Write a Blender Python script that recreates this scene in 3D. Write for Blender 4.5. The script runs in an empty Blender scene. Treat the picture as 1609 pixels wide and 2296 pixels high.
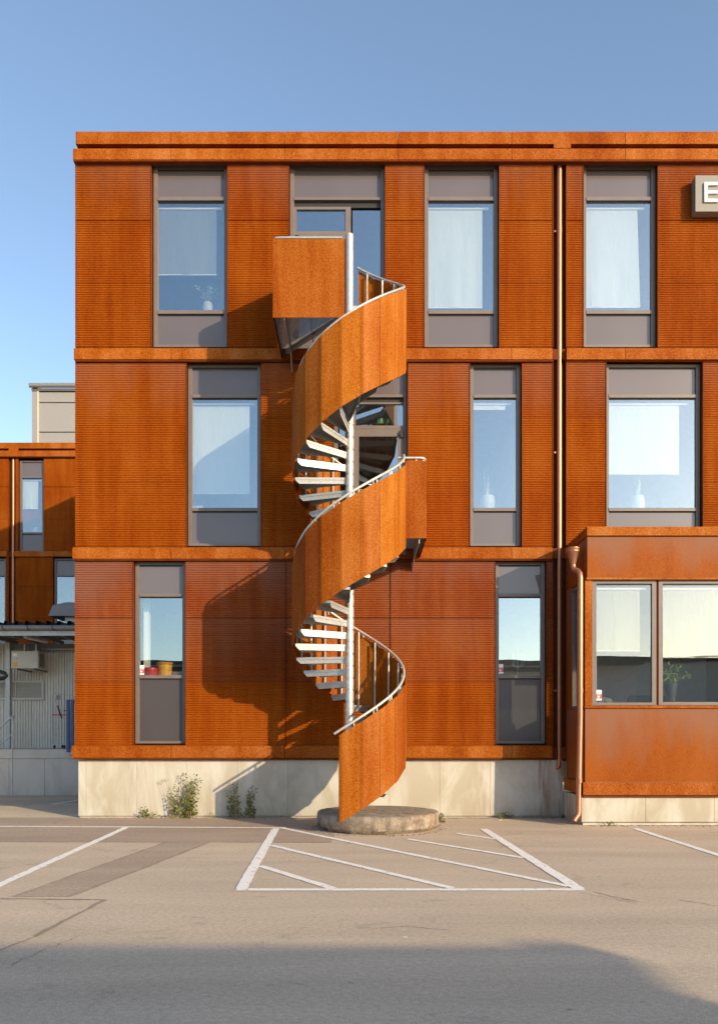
import bpy, math, random
from mathutils import Vector, Matrix
R_ = math.radians
random.seed(7)
S = bpy.context.scene
COL = S.collection

# ------------------------------------------------------------------ camera
D0 = 14.5          # camera to facade
EYE = 1.55
FPX, CX, HZ = 1770.0, 804.5, 1645.0     # focal, principal x, horizon in a 1609 x 2296 view of the photograph
cam = bpy.data.cameras.new('camera')
cam_o = bpy.data.objects.new('camera', cam); COL.objects.link(cam_o)
cam.sensor_fit = 'VERTICAL'; cam.sensor_height = 36.0; cam.sensor_width = 36.0
cam.lens = 36.0 * FPX / 2296.0
cam.shift_y = (HZ - 1148.0) / 2296.0
cam.clip_start = 0.1; cam.clip_end = 3000
cam_o.location = (0, -D0, EYE); cam_o.rotation_euler = (R_(90), 0, 0)
S.camera = cam_o

# ------------------------------------------------------------------ light
SUN = Vector((0.95, -1.0, 0.436)).normalized()      # towards the sun
EL = math.asin(SUN.z)
w = bpy.data.worlds.new('World'); S.world = w; w.use_nodes = True
nt = w.node_tree; bg = nt.nodes['Background']
sky = nt.nodes.new('ShaderNodeTexSky'); sky.sky_type = 'NISHITA'; sky.sun_disc = False
sky.sun_elevation = EL
sky.sun_rotation = math.atan2(SUN.x, SUN.y)
sky.altitude = 20; sky.air_density = 0.95; sky.dust_density = 0.8; sky.ozone_density = 0.9
bg.inputs['Strength'].default_value = 0.15
nt.links.new(sky.outputs[0], bg.inputs[0])
sl = bpy.data.lights.new('sun', 'SUN'); sl.energy = 2.95; sl.angle = R_(0.53); sl.color = (1.0, 0.80, 0.54)
so = bpy.data.objects.new('sun', sl); COL.objects.link(so)
so.rotation_euler = (-SUN).to_track_quat('-Z', 'Y').to_euler(); so.location = (30, -30, 20)
S.view_settings.view_transform = 'Standard'; S.view_settings.look = 'None'
S.view_settings.gamma = 1; S.view_settings.exposure = 0.93
S.view_settings.use_curve_mapping = False
S.render.engine = 'CYCLES'

# ------------------------------------------------------------------ helpers
def PX(x, d=D0): return (x - CX) * d / FPX
def PZ(y, d=D0): return EYE + (HZ - y) * d / FPX
def GR(x, y):                       # a photo point on the flat ground
    d = EYE * FPX / (y - HZ)
    return ((x - CX) * d / FPX, d - D0)

class MB:
    def __init__(s): s.v = []; s.f = []; s.m = []; s.cur = 0
    def quad(s, *p):
        n = len(s.v); s.v += [tuple(q) for q in p]; s.f.append(tuple(range(n, n + len(p)))); s.m.append(s.cur)
    def box(s, x0, x1, y0, y1, z0, z1, M=None):
        if x0 > x1: x0, x1 = x1, x0
        if y0 > y1: y0, y1 = y1, y0
        if z0 > z1: z0, z1 = z1, z0
        n = len(s.v)
        P = [(x0, y0, z0), (x1, y0, z0), (x1, y1, z0), (x0, y1, z0), (x0, y0, z1), (x1, y0, z1), (x1, y1, z1), (x0, y1, z1)]
        if M: P = [tuple(M @ Vector(p)) for p in P]
        s.v += P
        for f in ((0, 3, 2, 1), (4, 5, 6, 7), (0, 1, 5, 4), (1, 2, 6, 5), (2, 3, 7, 6), (3, 0, 4, 7)):
            s.f.append(tuple(n + i for i in f)); s.m.append(s.cur)
        return s
    def hexa(s, P):                 # 8 corners: bottom 4 ccw, top 4 ccw
        n = len(s.v); s.v += [tuple(p) for p in P]
        for f in ((0, 3, 2, 1), (4, 5, 6, 7), (0, 1, 5, 4), (1, 2, 6, 5), (2, 3, 7, 6), (3, 0, 4, 7)):
            s.f.append(tuple(n + i for i in f)); s.m.append(s.cur)
        return s
    def prism(s, poly, a, b, axis='z'):   # poly 2D, extruded from a to b
        n = len(s.v); k = len(poly)
        def mk(p, t):
            return (p[0], p[1], t) if axis == 'z' else ((p[0], t, p[1]) if axis == 'y' else (t, p[0], p[1]))
        s.v += [mk(p, a) for p in poly] + [mk(p, b) for p in poly]
        s.f.append(tuple(n + i for i in range(k))[::-1]); s.m.append(s.cur)
        s.f.append(tuple(n + k + i for i in range(k))); s.m.append(s.cur)
        for i in range(k):
            j = (i + 1) % k; s.f.append((n + i, n + j, n + k + j, n + k + i)); s.m.append(s.cur)
        return s
    def tube(s, path, r, seg=10, cap=True, flat=None):
        path = [Vector(p) for p in path]; n0 = len(s.v); N = len(path)
        rr = r if isinstance(r, (list, tuple)) else [r] * N
        up = Vector((0, 0, 1)); prev = None
        for i, p in enumerate(path):
            t = (path[min(i + 1, N - 1)] - path[max(i - 1, 0)]).normalized()
            if prev is None:
                a = t.cross(up)
                if a.length < 1e-3: a = t.cross(Vector((1, 0, 0)))
                a.normalize()
            else:
                a = (prev - t * prev.dot(t)).normalized()
            prev = a; b = t.cross(a)
            for k in range(seg):
                an = 2 * math.pi * k / seg
                s.v.append(tuple(p + (a * math.cos(an) + b * math.sin(an)) * rr[i]))
        for i in range(N - 1):
            for k in range(seg):
                k2 = (k + 1) % seg
                s.f.append((n0 + i * seg + k, n0 + i * seg + k2, n0 + (i + 1) * seg + k2, n0 + (i + 1) * seg + k)); s.m.append(s.cur)
        if cap:
            s.f.append(tuple(n0 + k for k in range(seg))[::-1]); s.m.append(s.cur)
            s.f.append(tuple(n0 + (N - 1) * seg + k for k in range(seg))); s.m.append(s.cur)
        return s
    def lathe(s, prof, cx=0, cy=0, seg=20):
        n0 = len(s.v); N = len(prof)
        for (r, z) in prof:
            for k in range(seg):
                a = 2 * math.pi * k / seg
                s.v.append((cx + r * math.cos(a), cy + r * math.sin(a), z))
        for i in range(N - 1):
            for k in range(seg):
                k2 = (k + 1) % seg
                s.f.append((n0 + i * seg + k, n0 + i * seg + k2, n0 + (i + 1) * seg + k2, n0 + (i + 1) * seg + k)); s.m.append(s.cur)
        if prof[0][0] > 1e-4: s.f.append(tuple(n0 + k for k in range(seg))[::-1]); s.m.append(s.cur)
        if prof[-1][0] > 1e-4: s.f.append(tuple(n0 + (N - 1) * seg + k for k in range(seg))); s.m.append(s.cur)
        return s
    def mesh(s, name, mat, smooth=False):
        me = bpy.data.meshes.new(name); me.from_pydata(s.v, [], s.f)
        for m_ in (mat if isinstance(mat, (list, tuple)) else [mat]): me.materials.append(m_)
        me.polygons.foreach_set('material_index', s.m)
        if smooth:
            me.polygons.foreach_set('use_smooth', [True] * len(s.f))
        me.update()
        if smooth:
            try: me.set_sharp_from_angle(angle=R_(40))
            except Exception: pass
        return me
    def build(s, name, mat, parent=None, smooth=False, loc=None, **kw):
        return link(name, s.mesh(name, mat, smooth), parent, loc, **kw)

def link(name, me, parent=None, loc=None, rz=None, label=None, cat=None, group=None, kind=None):
    o = bpy.data.objects.new(name, me); COL.objects.link(o)
    if parent: o.parent = parent
    if loc is not None: o.location = loc
    if rz is not None: o.rotation_euler = (0, 0, rz)
    return tag(o, label, cat, group, kind)
def tag(o, label=None, cat=None, group=None, kind=None):
    if label: o['label'] = label
    if cat: o['category'] = cat
    if group: o['group'] = group
    if kind: o['kind'] = kind
    return o
def empty(name, loc=(0, 0, 0), **kw):
    return link(name, None, None, loc, **kw)
def bx(name, mat, parent, x0, x1, y0, y1, z0, z1, **kw):
    return MB().box(x0, x1, y0, y1, z0, z1).build(name, mat, parent, **kw)

# ------------------------------------------------------------------ materials
class NT:
    def __init__(s, name):
        s.m = bpy.data.materials.new(name); s.m.use_nodes = True
        s.t = s.m.node_tree; s.b = s.t.nodes['Principled BSDF']
    def n(s, typ, **kw):
        o = s.t.nodes.new(typ)
        for k, v in kw.items(): setattr(o, k, v)
        return o
    def l(s, a, b): s.t.links.new(a, b)
    def coord(s, kind='pos', scale=(1, 1, 1)):
        if kind == 'pos': c = s.n('ShaderNodeNewGeometry').outputs['Position']
        elif kind == 'obj': c = s.n('ShaderNodeTexCoord').outputs['Object']
        else: c = s.n('ShaderNodeTexCoord').outputs['Generated']
        if scale == (1, 1, 1): return c
        mp = s.n('ShaderNodeMapping'); mp.inputs['Scale'].default_value = scale
        s.l(c, mp.inputs['Vector']); return mp.outputs[0]
    def noise(s, scale, detail=4, rough=0.55, co=None, dist=0):
        o = s.n('ShaderNodeTexNoise'); o.inputs['Scale'].default_value = scale
        o.inputs['Detail'].default_value = detail; o.inputs['Roughness'].default_value = rough
        o.inputs['Distortion'].default_value = dist
        if co is not None: s.l(co, o.inputs['Vector'])
        return o.outputs['Fac']
    def ramp(s, fac, stops):
        o = s.n('ShaderNodeValToRGB'); e = o.color_ramp.elements
        while len(e) < len(stops): e.new(0.5)
        for i, (p, c) in enumerate(stops):
            e[i].position = p; e[i].color = (c[0], c[1], c[2], 1) if hasattr(c, '__len__') else (c, c, c, 1)
        s.l(fac, o.inputs['Fac']); return o.outputs['Color']
    def mix(s, a, b, fac, mode='MIX'):
        o = s.n('ShaderNodeMix', data_type='RGBA', blend_type=mode)
        for sock, v in ((o.inputs['Factor'], fac), (o.inputs['A'], a), (o.inputs['B'], b)):
            if hasattr(v, 'is_linked'): s.l(v, sock)
            elif hasattr(v, '__len__'): sock.default_value = (v[0], v[1], v[2], 1)
            else: sock.default_value = v
        return o.outputs['Result']
    def math(s, op, a, b=0.0, clamp=False):
        o = s.n('ShaderNodeMath', operation=op, use_clamp=clamp)
        for i, v in enumerate((a, b)):
            if hasattr(v, 'is_linked'): s.l(v, o.inputs[i])
            else: o.inputs[i].default_value = v
        return o.outputs[0]
    def rand(s): return s.n('ShaderNodeObjectInfo').outputs['Random']
    def col(s, c):
        if hasattr(c, 'is_linked'): s.l(c, s.b.inputs['Base Color'])
        else: s.b.inputs['Base Color'].default_value = (c[0], c[1], c[2], 1)
    def setp(s, rough=0.5, metal=0.0, spec=0.5):
        for k, v in (('Roughness', rough), ('Metallic', metal), ('Specular IOR Level', spec)):
            if hasattr(v, 'is_linked'): s.l(v, s.b.inputs[k])
            else: s.b.inputs[k].default_value = v
    def bump(s, h, dist=0.01, strength=0.5):
        o = s.n('ShaderNodeBump'); o.inputs['Distance'].default_value = dist; o.inputs['Strength'].default_value = strength
        s.l(h, o.inputs['Height']); s.l(o.outputs[0], s.b.inputs['Normal'])

def plain(name, c, rough=0.5, metal=0.0, var=0.08, spec=0.5, nscale=6.0):
    t = NT(name)
    n = t.noise(nscale, 5, 0.6, t.coord())
    t.col(t.ramp(n, [(0.3, [v * (1 - var) for v in c]), (0.7, [v * (1 + var) for v in c])]))
    t.setp(rough, metal, spec); return t.m

def rust(name, dark, mid, light, shelter_sheen=0.0, hue=0.004, stw=0.21, pale=(0.27, 0.115, 0.075), grain=70.0, streak=(5, 5, 0.5), rnd=0.12, rough=0.62):
    t = NT(name); pos = t.coord()
    fine = t.noise(grain, 3, 0.7, pos)
    st = t.noise(1.0, 5, 0.6, t.coord('pos', streak), 0.3)
    big = t.noise(0.8, 3, 0.5, pos)
    med = t.noise(44.0, 5, 0.8, pos)
    v = t.math('ADD', t.math('MULTIPLY', st, stw), t.math('ADD', t.math('MULTIPLY', fine, 0.26), t.math('ADD', t.math('MULTIPLY', med, 0.60 - stw), t.math('MULTIPLY', big, 0.14))))
    c = t.ramp(v, [(0.425, dark), (0.497, mid), (0.585, light)])
    if shelter_sheen > 0:  # paler top: rain-sheltered patina plus sky sheen put into the colour
        g = t.n('ShaderNodeSeparateXYZ'); t.l(t.coord('gen'), g.inputs[0])
        blot = t.noise(1.0, 4, 0.6, t.coord('pos', (1.1, 1.1, 0.35)))
        s_ = t.math('ADD', g.outputs['Z'], t.math('MULTIPLY', t.math('SUBTRACT', blot, 0.5), 2.6))
        m_ = t.ramp(s_, [(0.25, 0.0), (0.95, 1.0)])
        c = t.mix(c, pale, t.math('MULTIPLY', m_, shelter_sheen))
    r = t.rand()
    hs = t.n('ShaderNodeHueSaturation')
    t.l(t.math('ADD', t.math('MULTIPLY', r, rnd), 1 - rnd / 2), hs.inputs['Value'])
    t.l(t.math('ADD', t.math('MULTIPLY', r, hue), 0.5 - hue / 2), hs.inputs['Hue'])
    t.l(c, hs.inputs['Color'])
    t.col(hs.outputs[0])
    t.setp(t.ramp(fine, [(0.3, rough - 0.08), (0.7, rough + 0.1)]), 0.0, 0.08)
    t.bump(fine, 0.003, 0.5)
    return t.m

M = {}
M['clad'] = rust('rusted_cladding', (0.185, 0.030, 0.0008), (0.255, 0.053, 0.0015), (0.33, 0.098, 0.012), rnd=0.09)
M['clad_sh1'] = rust('rusted_cladding_sheltered', (0.18, 0.030, 0.001), (0.25, 0.053, 0.002), (0.32, 0.096, 0.014), shelter_sheen=0.35, rnd=0.08)
M['clad_sh2'] = rust('rusted_cladding_sheen', (0.165, 0.030, 0.007), (0.215, 0.050, 0.013), (0.27, 0.088, 0.03), shelter_sheen=0.85, pale=(0.215, 0.092, 0.062), rnd=0.06)  # ground floor top row: sky sheen painted in along with sheltered rust
M['clad_sh3'] = rust('rusted_cladding_half_sheen', (0.17, 0.029, 0.004), (0.23, 0.051, 0.008), (0.29, 0.09, 0.022), shelter_sheen=0.45, pale=(0.215, 0.085, 0.05), rnd=0.06)  # row below: weaker painted sky sheen
M['band'] = rust('rusted_flashing', (0.18, 0.031, 0.0008), (0.28, 0.068, 0.002), (0.39, 0.142, 0.04), grain=50, streak=(3.0, 3.0, 0.9), rnd=0.1)
M['stairrust'] = rust('rusted_balustrade', (0.18, 0.032, 0.001), (0.27, 0.068, 0.002), (0.37, 0.142, 0.034), grain=75, streak=(4, 4, 0.35), rnd=0.30, hue=0.012)
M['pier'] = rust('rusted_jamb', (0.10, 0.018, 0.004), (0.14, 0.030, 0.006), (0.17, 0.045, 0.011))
M['bayrust'] = rust('rusted_plate', (0.20, 0.042, 0.003), (0.25, 0.060, 0.006), (0.30, 0.088, 0.014), shelter_sheen=0.8, grain=85, streak=(2.5, 2.5, 0.5), pale=(0.22, 0.105, 0.065), rnd=0.05, rough=0.5)  # sheen at the top of the bay plates is mixed into the colour
M['frame'] = plain('window_frame_paint', (0.15, 0.122, 0.110), 0.42)
M['framedark'] = plain('gasket', (0.02, 0.018, 0.017), 0.6)
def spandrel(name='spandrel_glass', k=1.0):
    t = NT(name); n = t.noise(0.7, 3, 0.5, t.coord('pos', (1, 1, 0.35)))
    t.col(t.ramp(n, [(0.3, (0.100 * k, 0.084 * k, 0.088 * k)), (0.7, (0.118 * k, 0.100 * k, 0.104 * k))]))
    t.setp(0.35, 0, 0.4); t.b.inputs['Coat Weight'].default_value = 0.9; t.b.inputs['Coat Roughness'].default_value = 0.02
    t.b.inputs['Coat IOR'].default_value = 1.5
    return t.m
M['spandrel'] = spandrel()
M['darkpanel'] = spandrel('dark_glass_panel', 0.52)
def glass(name, base=0.19, tint=(0.97, 0.985, 0.98), refl=(0.80, 0.93, 1.0)):
    t = NT(name); t.t.nodes.remove(t.b); out = t.t.nodes['Material Output']
    tr = t.n('ShaderNodeBsdfTransparent'); tr.inputs[0].default_value = (*tint, 1)
    gl = t.n('ShaderNodeBsdfGlossy'); gl.inputs['Roughness'].default_value = 0.0; gl.inputs['Color'].default_value = (*refl, 1)
    w_ = t.noise(0.55, 2, 0.5, t.coord())
    bp = t.n('ShaderNodeBump'); bp.inputs['Distance'].default_value = 0.004; bp.inputs['Strength'].default_value = 0.6
    t.l(w_, bp.inputs['Height']); t.l(bp.outputs[0], gl.inputs['Normal'])
    lw = t.n('ShaderNodeLayerWeight'); lw.inputs['Blend'].default_value = 0.5
    fac = t.math('ADD', t.math('MULTIPLY', t.math('POWER', lw.outputs['Facing'], 5.0), 0.9), base + 0.04, True)
    mx = t.n('ShaderNodeMixShader'); t.l(fac, mx.inputs[0]); t.l(tr.outputs[0], mx.inputs[1]); t.l(gl.outputs[0], mx.inputs[2])
    t.l(mx.outputs[0], out.inputs['Surface']); return t.m
M['glass'] = glass('coated_glass')
M['glass_low'] = glass('clear_glass', 0.08, (0.96, 0.98, 0.97), (0.9, 0.95, 1))
def cloth(name, c, rough=0.9):
    t = NT(name); n = t.noise(1.0, 4, 0.6, t.coord('pos', (5, 5, 1.2)), 0.4)
    f = t.noise(220, 2, 0.5, t.coord())
    t.col(t.mix(t.ramp(n, [(0.3, [v * 0.93 for v in c]), (0.7, c)]), t.ramp(f, [(0.3, 0.9), (0.7, 1.0)]), 1.0, 'MULTIPLY'))
    t.setp(rough, 0, 0.2); t.bump(n, 0.05, 0.35)
    return t.m
M['blind'] = cloth('white_blind_cloth', (0.57, 0.60, 0.575))
M['blind_grey'] = cloth('grey_blind_cloth', (0.17, 0.19, 0.19))
M['blind_beige'] = cloth('beige_blind_cloth', (0.27, 0.258, 0.195))
M['room'] = plain('room_paint', (0.62, 0.62, 0.59), 0.8)
M['roomfloor'] = plain('room_floor', (0.16, 0.15, 0.14), 0.5)
M['white'] = plain('white_gloss', (0.78, 0.78, 0.75), 0.4, var=0.03)
M['black'] = plain('black_plastic', (0.02, 0.02, 0.021), 0.45)
def galv():
    t = NT('galvanised_steel')
    vo = t.n('ShaderNodeTexVoronoi'); vo.inputs['Scale'].default_value = 45; t.l(t.coord(), vo.inputs['Vector'])
    n = t.noise(5, 4, 0.6, t.coord())
    c = t.mix(t.ramp(vo.outputs['Color'], [(0.2, (0.40, 0.405, 0.40)), (0.8, (0.54, 0.545, 0.53))]), (0.46, 0.44, 0.40), t.ramp(n, [(0.4, 0.0), (0.75, 0.6)]))
    t.col(c); t.setp(t.ramp(n, [(0.3, 0.42), (0.7, 0.62)]), 0.55); return t.m
M['galv'] = galv()
def handrail_mat():
    t = NT('weathered_handrail'); n = t.noise(2.2, 3, 0.6, t.coord()); f = t.noise(60, 3, 0.6, t.coord())
    c = t.ramp(f, [(0.3, (0.48, 0.46, 0.40)), (0.7, (0.60, 0.58, 0.52))])
    t.col(t.mix(c, (0.42, 0.17, 0.04), t.ramp(n, [(0.60, 0.0), (0.70, 0.75)])))
    t.setp(0.5, 0.45); return t.m
M['rail'] = handrail_mat()
M['copper'] = plain('bronze_pipe_paint', (0.42, 0.20, 0.12), 0.44, 0.75, 0.06)
def concrete(name, c, dirt=(0.33, 0.28, 0.19), amt=0.8, runs=()):
    t = NT(name); pos = t.coord()
    a = t.noise(1.0, 5, 0.6, t.coord('pos', (1.6, 1.6, 0.7)), 0.6); f = t.noise(90, 4, 0.7, pos)
    z = t.n('ShaderNodeSeparateXYZ'); t.l(pos, z.inputs[0])
    low = t.math('SUBTRACT', 0.75, z.outputs['Z'])
    c1 = t.ramp(f, [(0.25, [v * 0.90 for v in c]), (0.75, [v * 1.06 for v in c])])
    d_ = t.math('ADD', t.ramp(a, [(0.42, 0.0), (0.60, 0.7)]), t.math('MULTIPLY', t.math('MULTIPLY', low, a), 0.55), True)
    cc = t.mix(c1, dirt, t.math('MULTIPLY', d_, amt), 'MIX')
    for x0, wd, ztop, st_ in runs:
        k = t.math('POWER', 2.718, t.math('MULTIPLY', t.math('POWER', t.math('DIVIDE', t.math('SUBTRACT', z.outputs['X'], x0), wd), 2.0), -1.0))
        nz = t.noise(1.0, 4, 0.6, t.coord('pos', (16, 16, 1.6)))
        k = t.math('MULTIPLY', t.math('MULTIPLY', k, t.ramp(nz, [(0.42, 0.0), (0.62, 1.0)])), st_, True)
        cc = t.mix(cc, (0.22, 0.11, 0.055), k)
    t.col(cc); t.setp(0.85, 0, 0.3); t.bump(f, 0.003, 0.4); return t.m
M['plinth'] = concrete('plinth_board', (0.55, 0.535, 0.47), runs=((PX(1219), .12, 1, .7), (PX(1256), .07, 1, .9), (PX(1080), .2, 1, .25), (PX(305), .25, 1, .25)))
M['dock'] = concrete('dock_concrete', (0.58, 0.55, 0.49), (0.40, 0.36, 0.30))
def footing_mat():
    t = NT('old_concrete'); pos = t.coord(); a = t.noise(7.0, 8, 0.72, pos, 0.3); f = t.noise(45, 6, 0.8, pos)
    r = t.noise(1.0, 4, 0.6, t.coord('pos', (1.3, 1.3, 0.3))); vs = t.noise(1.0, 5, 0.65, t.coord('pos', (9, 9, 1.2)))
    c = t.ramp(a, [(0.35, (0.19, 0.15, 0.12)), (0.5, (0.33, 0.27, 0.205)), (0.63, (0.46, 0.385, 0.29))])
    c = t.mix(c, (0.15, 0.12, 0.10), t.ramp(vs, [(0.5, 0.0), (0.66, 0.6)]))
    c = t.mix(c, (0.34, 0.15, 0.05), t.ramp(r, [(0.55, 0.0), (0.7, 0.5)]))
    t.col(t.mix(c, t.ramp(f, [(0.32, 0.6), (0.68, 1.25)]), 1.0, 'MULTIPLY')); t.setp(0.92, 0, 0.2); t.bump(f, 0.02, 0.8); return t.m
M['footing'] = footing_mat()
def asphalt(name, c, warm, grain=110.0):
    t = NT(name); pos = t.coord(); f = t.noise(grain, 2, 0.8, pos); m_ = t.noise(24, 6, 0.75, pos); a = t.noise(0.35, 5, 0.6, pos, 0.4)
    b = t.noise(1.0, 4, 0.6, t.coord('pos', (0.25, 1.5, 1)), 0.3)
    base = t.mix(c, warm, t.ramp(a, [(0.35, 0.0), (0.65, 1.0)]))
    base = t.mix(base, t.ramp(b, [(0.3, 0.86), (0.7, 1.06)]), 1.0, 'MULTIPLY')
    base = t.mix(base, t.ramp(f, [(0.30, 0.5), (0.5, 1.0), (0.70, 1.5)]), 0.6, 'MULTIPLY')
    base = t.mix(base, t.ramp(m_, [(0.3, 0.78), (0.7, 1.18)]), 1.0, 'MULTIPLY')
    sp = t.noise(1.7, 5, 0.7, pos, 0.8)
    base = t.mix(base, t.ramp(sp, [(0.60, 1.0), (0.70, 0.78)]), 1.0, 'MULTIPLY')
    sp2 = t.noise(9.0, 3, 0.5, pos)
    base = t.mix(base, t.ramp(sp2, [(0.70, 1.0), (0.76, 0.55)]), 1.0, 'MULTIPLY')
    t.col(base); t.setp(0.88, 0, 0.3); t.bump(f, 0.006, 0.6); return t.m
M['asphalt'] = asphalt('worn_asphalt', (0.53, 0.43, 0.315), (0.58, 0.465, 0.335))
M['asphalt2'] = asphalt('newer_asphalt', (0.385, 0.295, 0.22), (0.45, 0.345, 0.25))
M['seam'] = asphalt('asphalt_joint', (0.30, 0.24, 0.185), (0.37, 0.295, 0.225))
def paint():
    t = NT('road_paint'); pos = t.coord(); a = t.noise(14, 6, 0.7, pos); f = t.noise(200, 3, 0.7, pos)
    c = t.ramp(f, [(0.3, (0.80, 0.77, 0.69)), (0.7, (0.90, 0.87, 0.80))])
    t.col(t.mix(c, (0.36, 0.31, 0.26), t.ramp(a, [(0.56, 0.0), (0.64, 0.8)]))); t.setp(0.8, 0, 0.3); return t.m
M['paint'] = paint()
M['leaf'] = plain('weed_leaf', (0.13, 0.145, 0.035), 0.55, var=0.35, nscale=25)
M['leafdry'] = plain('dry_stem', (0.26, 0.17, 0.09), 0.8)
M['leaf_in'] = plain('house_plant_leaf', (0.10, 0.15, 0.05), 0.5, var=0.3, nscale=30)
M['pot'] = plain('white_ceramic', (0.36, 0.37, 0.36), 0.5)
M['potdark'] = plain('dark_ceramic', (0.05, 0.055, 0.065), 0.35)
M['red'] = plain('red_plastic', (0.55, 0.03, 0.04), 0.4)
M['yellow'] = plain('yellow_plastic', (0.70, 0.36, 0.02), 0.4)
M['green'] = plain('exit_green', (0.01, 0.22, 0.08), 0.5)
M['bluepaint'] = plain('blue_paint', (0.05, 0.09, 0.22), 0.5)
M['steelwall'] = plain('corrugated_steel', (0.60, 0.57, 0.50), 0.45, 0.15, 0.06)
M['steeldark'] = plain('grey_steel_paint', (0.22, 0.21, 0.195), 0.5, 0.2)
M['darkroof'] = plain('dark_roof_sheet', (0.04, 0.04, 0.042), 0.5, 0.2)
M['ivory'] = plain('ivory_enamel', (0.52, 0.49, 0.41), 0.45)
M['greyclad'] = plain('grey_sandwich_panel', (0.25, 0.25, 0.255), 0.55, 0, 0.04)
M['signmetal'] = plain('brushed_sign_metal', (0.20, 0.19, 0.17), 0.5, 0.15, 0.04)
M['wood'] = plain('light_wood', (0.45, 0.33, 0.19), 0.5)
M['brickwall'] = plain('render_wall', (0.72, 0.71, 0.69), 0.9)

# ------------------------------------------------------------------ ground
bx('ground', M['asphalt'], None, -400, 400, -400, 400, -1.0, 0.0, kind='structure')
def sheet(name, pts, z, mat, **kw):
    m = MB(); m.quad(*[(p[0], p[1], z) for p in pts]); return m.build(name, mat, None, **kw)
def strip(name, p, q, wd, z, mat, jag=0.0, **kw):
    p, q = Vector(p), Vector(q); t = (q - p); L = t.length; t /= L; n = Vector((-t.y, t.x))
    k = max(2, int(L / 0.12)) if jag else 1; m = MB(); A = []
    for i in range(k + 1):
        c = p + t * (L * i / k)
        A.append((c + n * (wd / 2 + random.uniform(-jag, jag)), c - n * (wd / 2 + random.uniform(-jag, jag))))
    for i in range(k):
        a, b = A[i], A[i + 1]
        m.quad((a[1].x, a[1].y, z), (b[1].x, b[1].y, z), (b[0].x, b[0].y, z), (a[0].x, a[0].y, z))
    return m.build(name, mat, None, **kw)
PATCH_Y = GR(400, 1888)[1]
sheet('asphalt_patch', [(-30, PATCH_Y), (GR(742, 1888)[0], PATCH_Y), (-0.3, 0.06), (-30, 0.06)], 0.002, M['asphalt2'], kind='structure')
sheet('asphalt_patch', [GR(30, 2011), GR(155, 2011), GR(470, 1889), GR(372, 1889)], 0.003, M['asphalt2'], kind='structure')
for a, b, wd in (((30, 2011), (372, 1889), .035), ((155, 2011), (470, 1889), .035), ((0, 1888), (742, 1889), .025),
                 ((-40, 2015), (236, 2018), .03), ((236, 2018), (80, 2100), .04), ((80, 2100), (-20, 2140), .02)):
    strip('asphalt_joint', GR(*a), GR(*b), wd, 0.0042, M['seam'], 0.012, kind='structure')
for a, b, wd in (((-60, 1853), (640, 1856.5), .11), ((285, 1855), (-40, 2003), .11), ((618, 1858), (541, 1993), .12), ((529, 1995.5), (1308, 1995.5), .11),
                 ((1083, 1859), (1297, 1994), .13), ((632, 1857), (1275, 1988), .10), ((608, 1896), (1015, 1992.5), .10), ((583, 1942), (746, 1993), .10),
                 ((912.5, 1881.7), (1172, 1924), .10), ((1022.5, 1869), (1112, 1882), .10), ((1422, 1858), (1720, 1953), .11),
                 ((117, 1803.5), (174, 1795), .10), ((117, 1803.5), (174, 1803.5), .10)):
    strip('parking_line', GR(*a), GR(*b), wd, 0.0055 + 0.0004 * random.random(), M['paint'], 0.006, kind='structure')

# ------------------------------------------------------------------ corrugated sheet
def corr(name, x0, x1, z0, z1, parent, mat, y=0.0, pitch=0.0415, amp=0.012, seg=6, phase=None):
    m = MB(); n = max(seg, int(round((z1 - z0) / pitch * seg))); rows = []
    for i in range(n + 1):
        z = z0 + (z1 - z0) * i / n
        yy = y - amp * math.cos(2 * math.pi * (z if phase is None else z - phase) / pitch)
        rows.append((z, yy))
    # flat edge returns top and bottom
    V = m.v; F = m.f
    for (z, yy) in rows: V.append((x0, yy, z)); V.append((x1, yy, z))
    for i in range(n): F.append((2 * i, 2 * i + 1, 2 * i + 3, 2 * i + 2)); m.m.append(0)
    # folded back edges
    b = len(V); y2 = y + 0.02
    V += [(x0, y2, z0), (x1, y2, z0), (x0, y2, z1), (x1, y2, z1)]
    F += [(0, b, b + 1, 1), (2 * n, 2 * n + 1, b + 3, b + 2)]; m.m += [0, 0]
    o = m.build(name, mat, parent)
    for p in o.data.polygons[:n]: p.use_smooth = True
    return o

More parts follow.
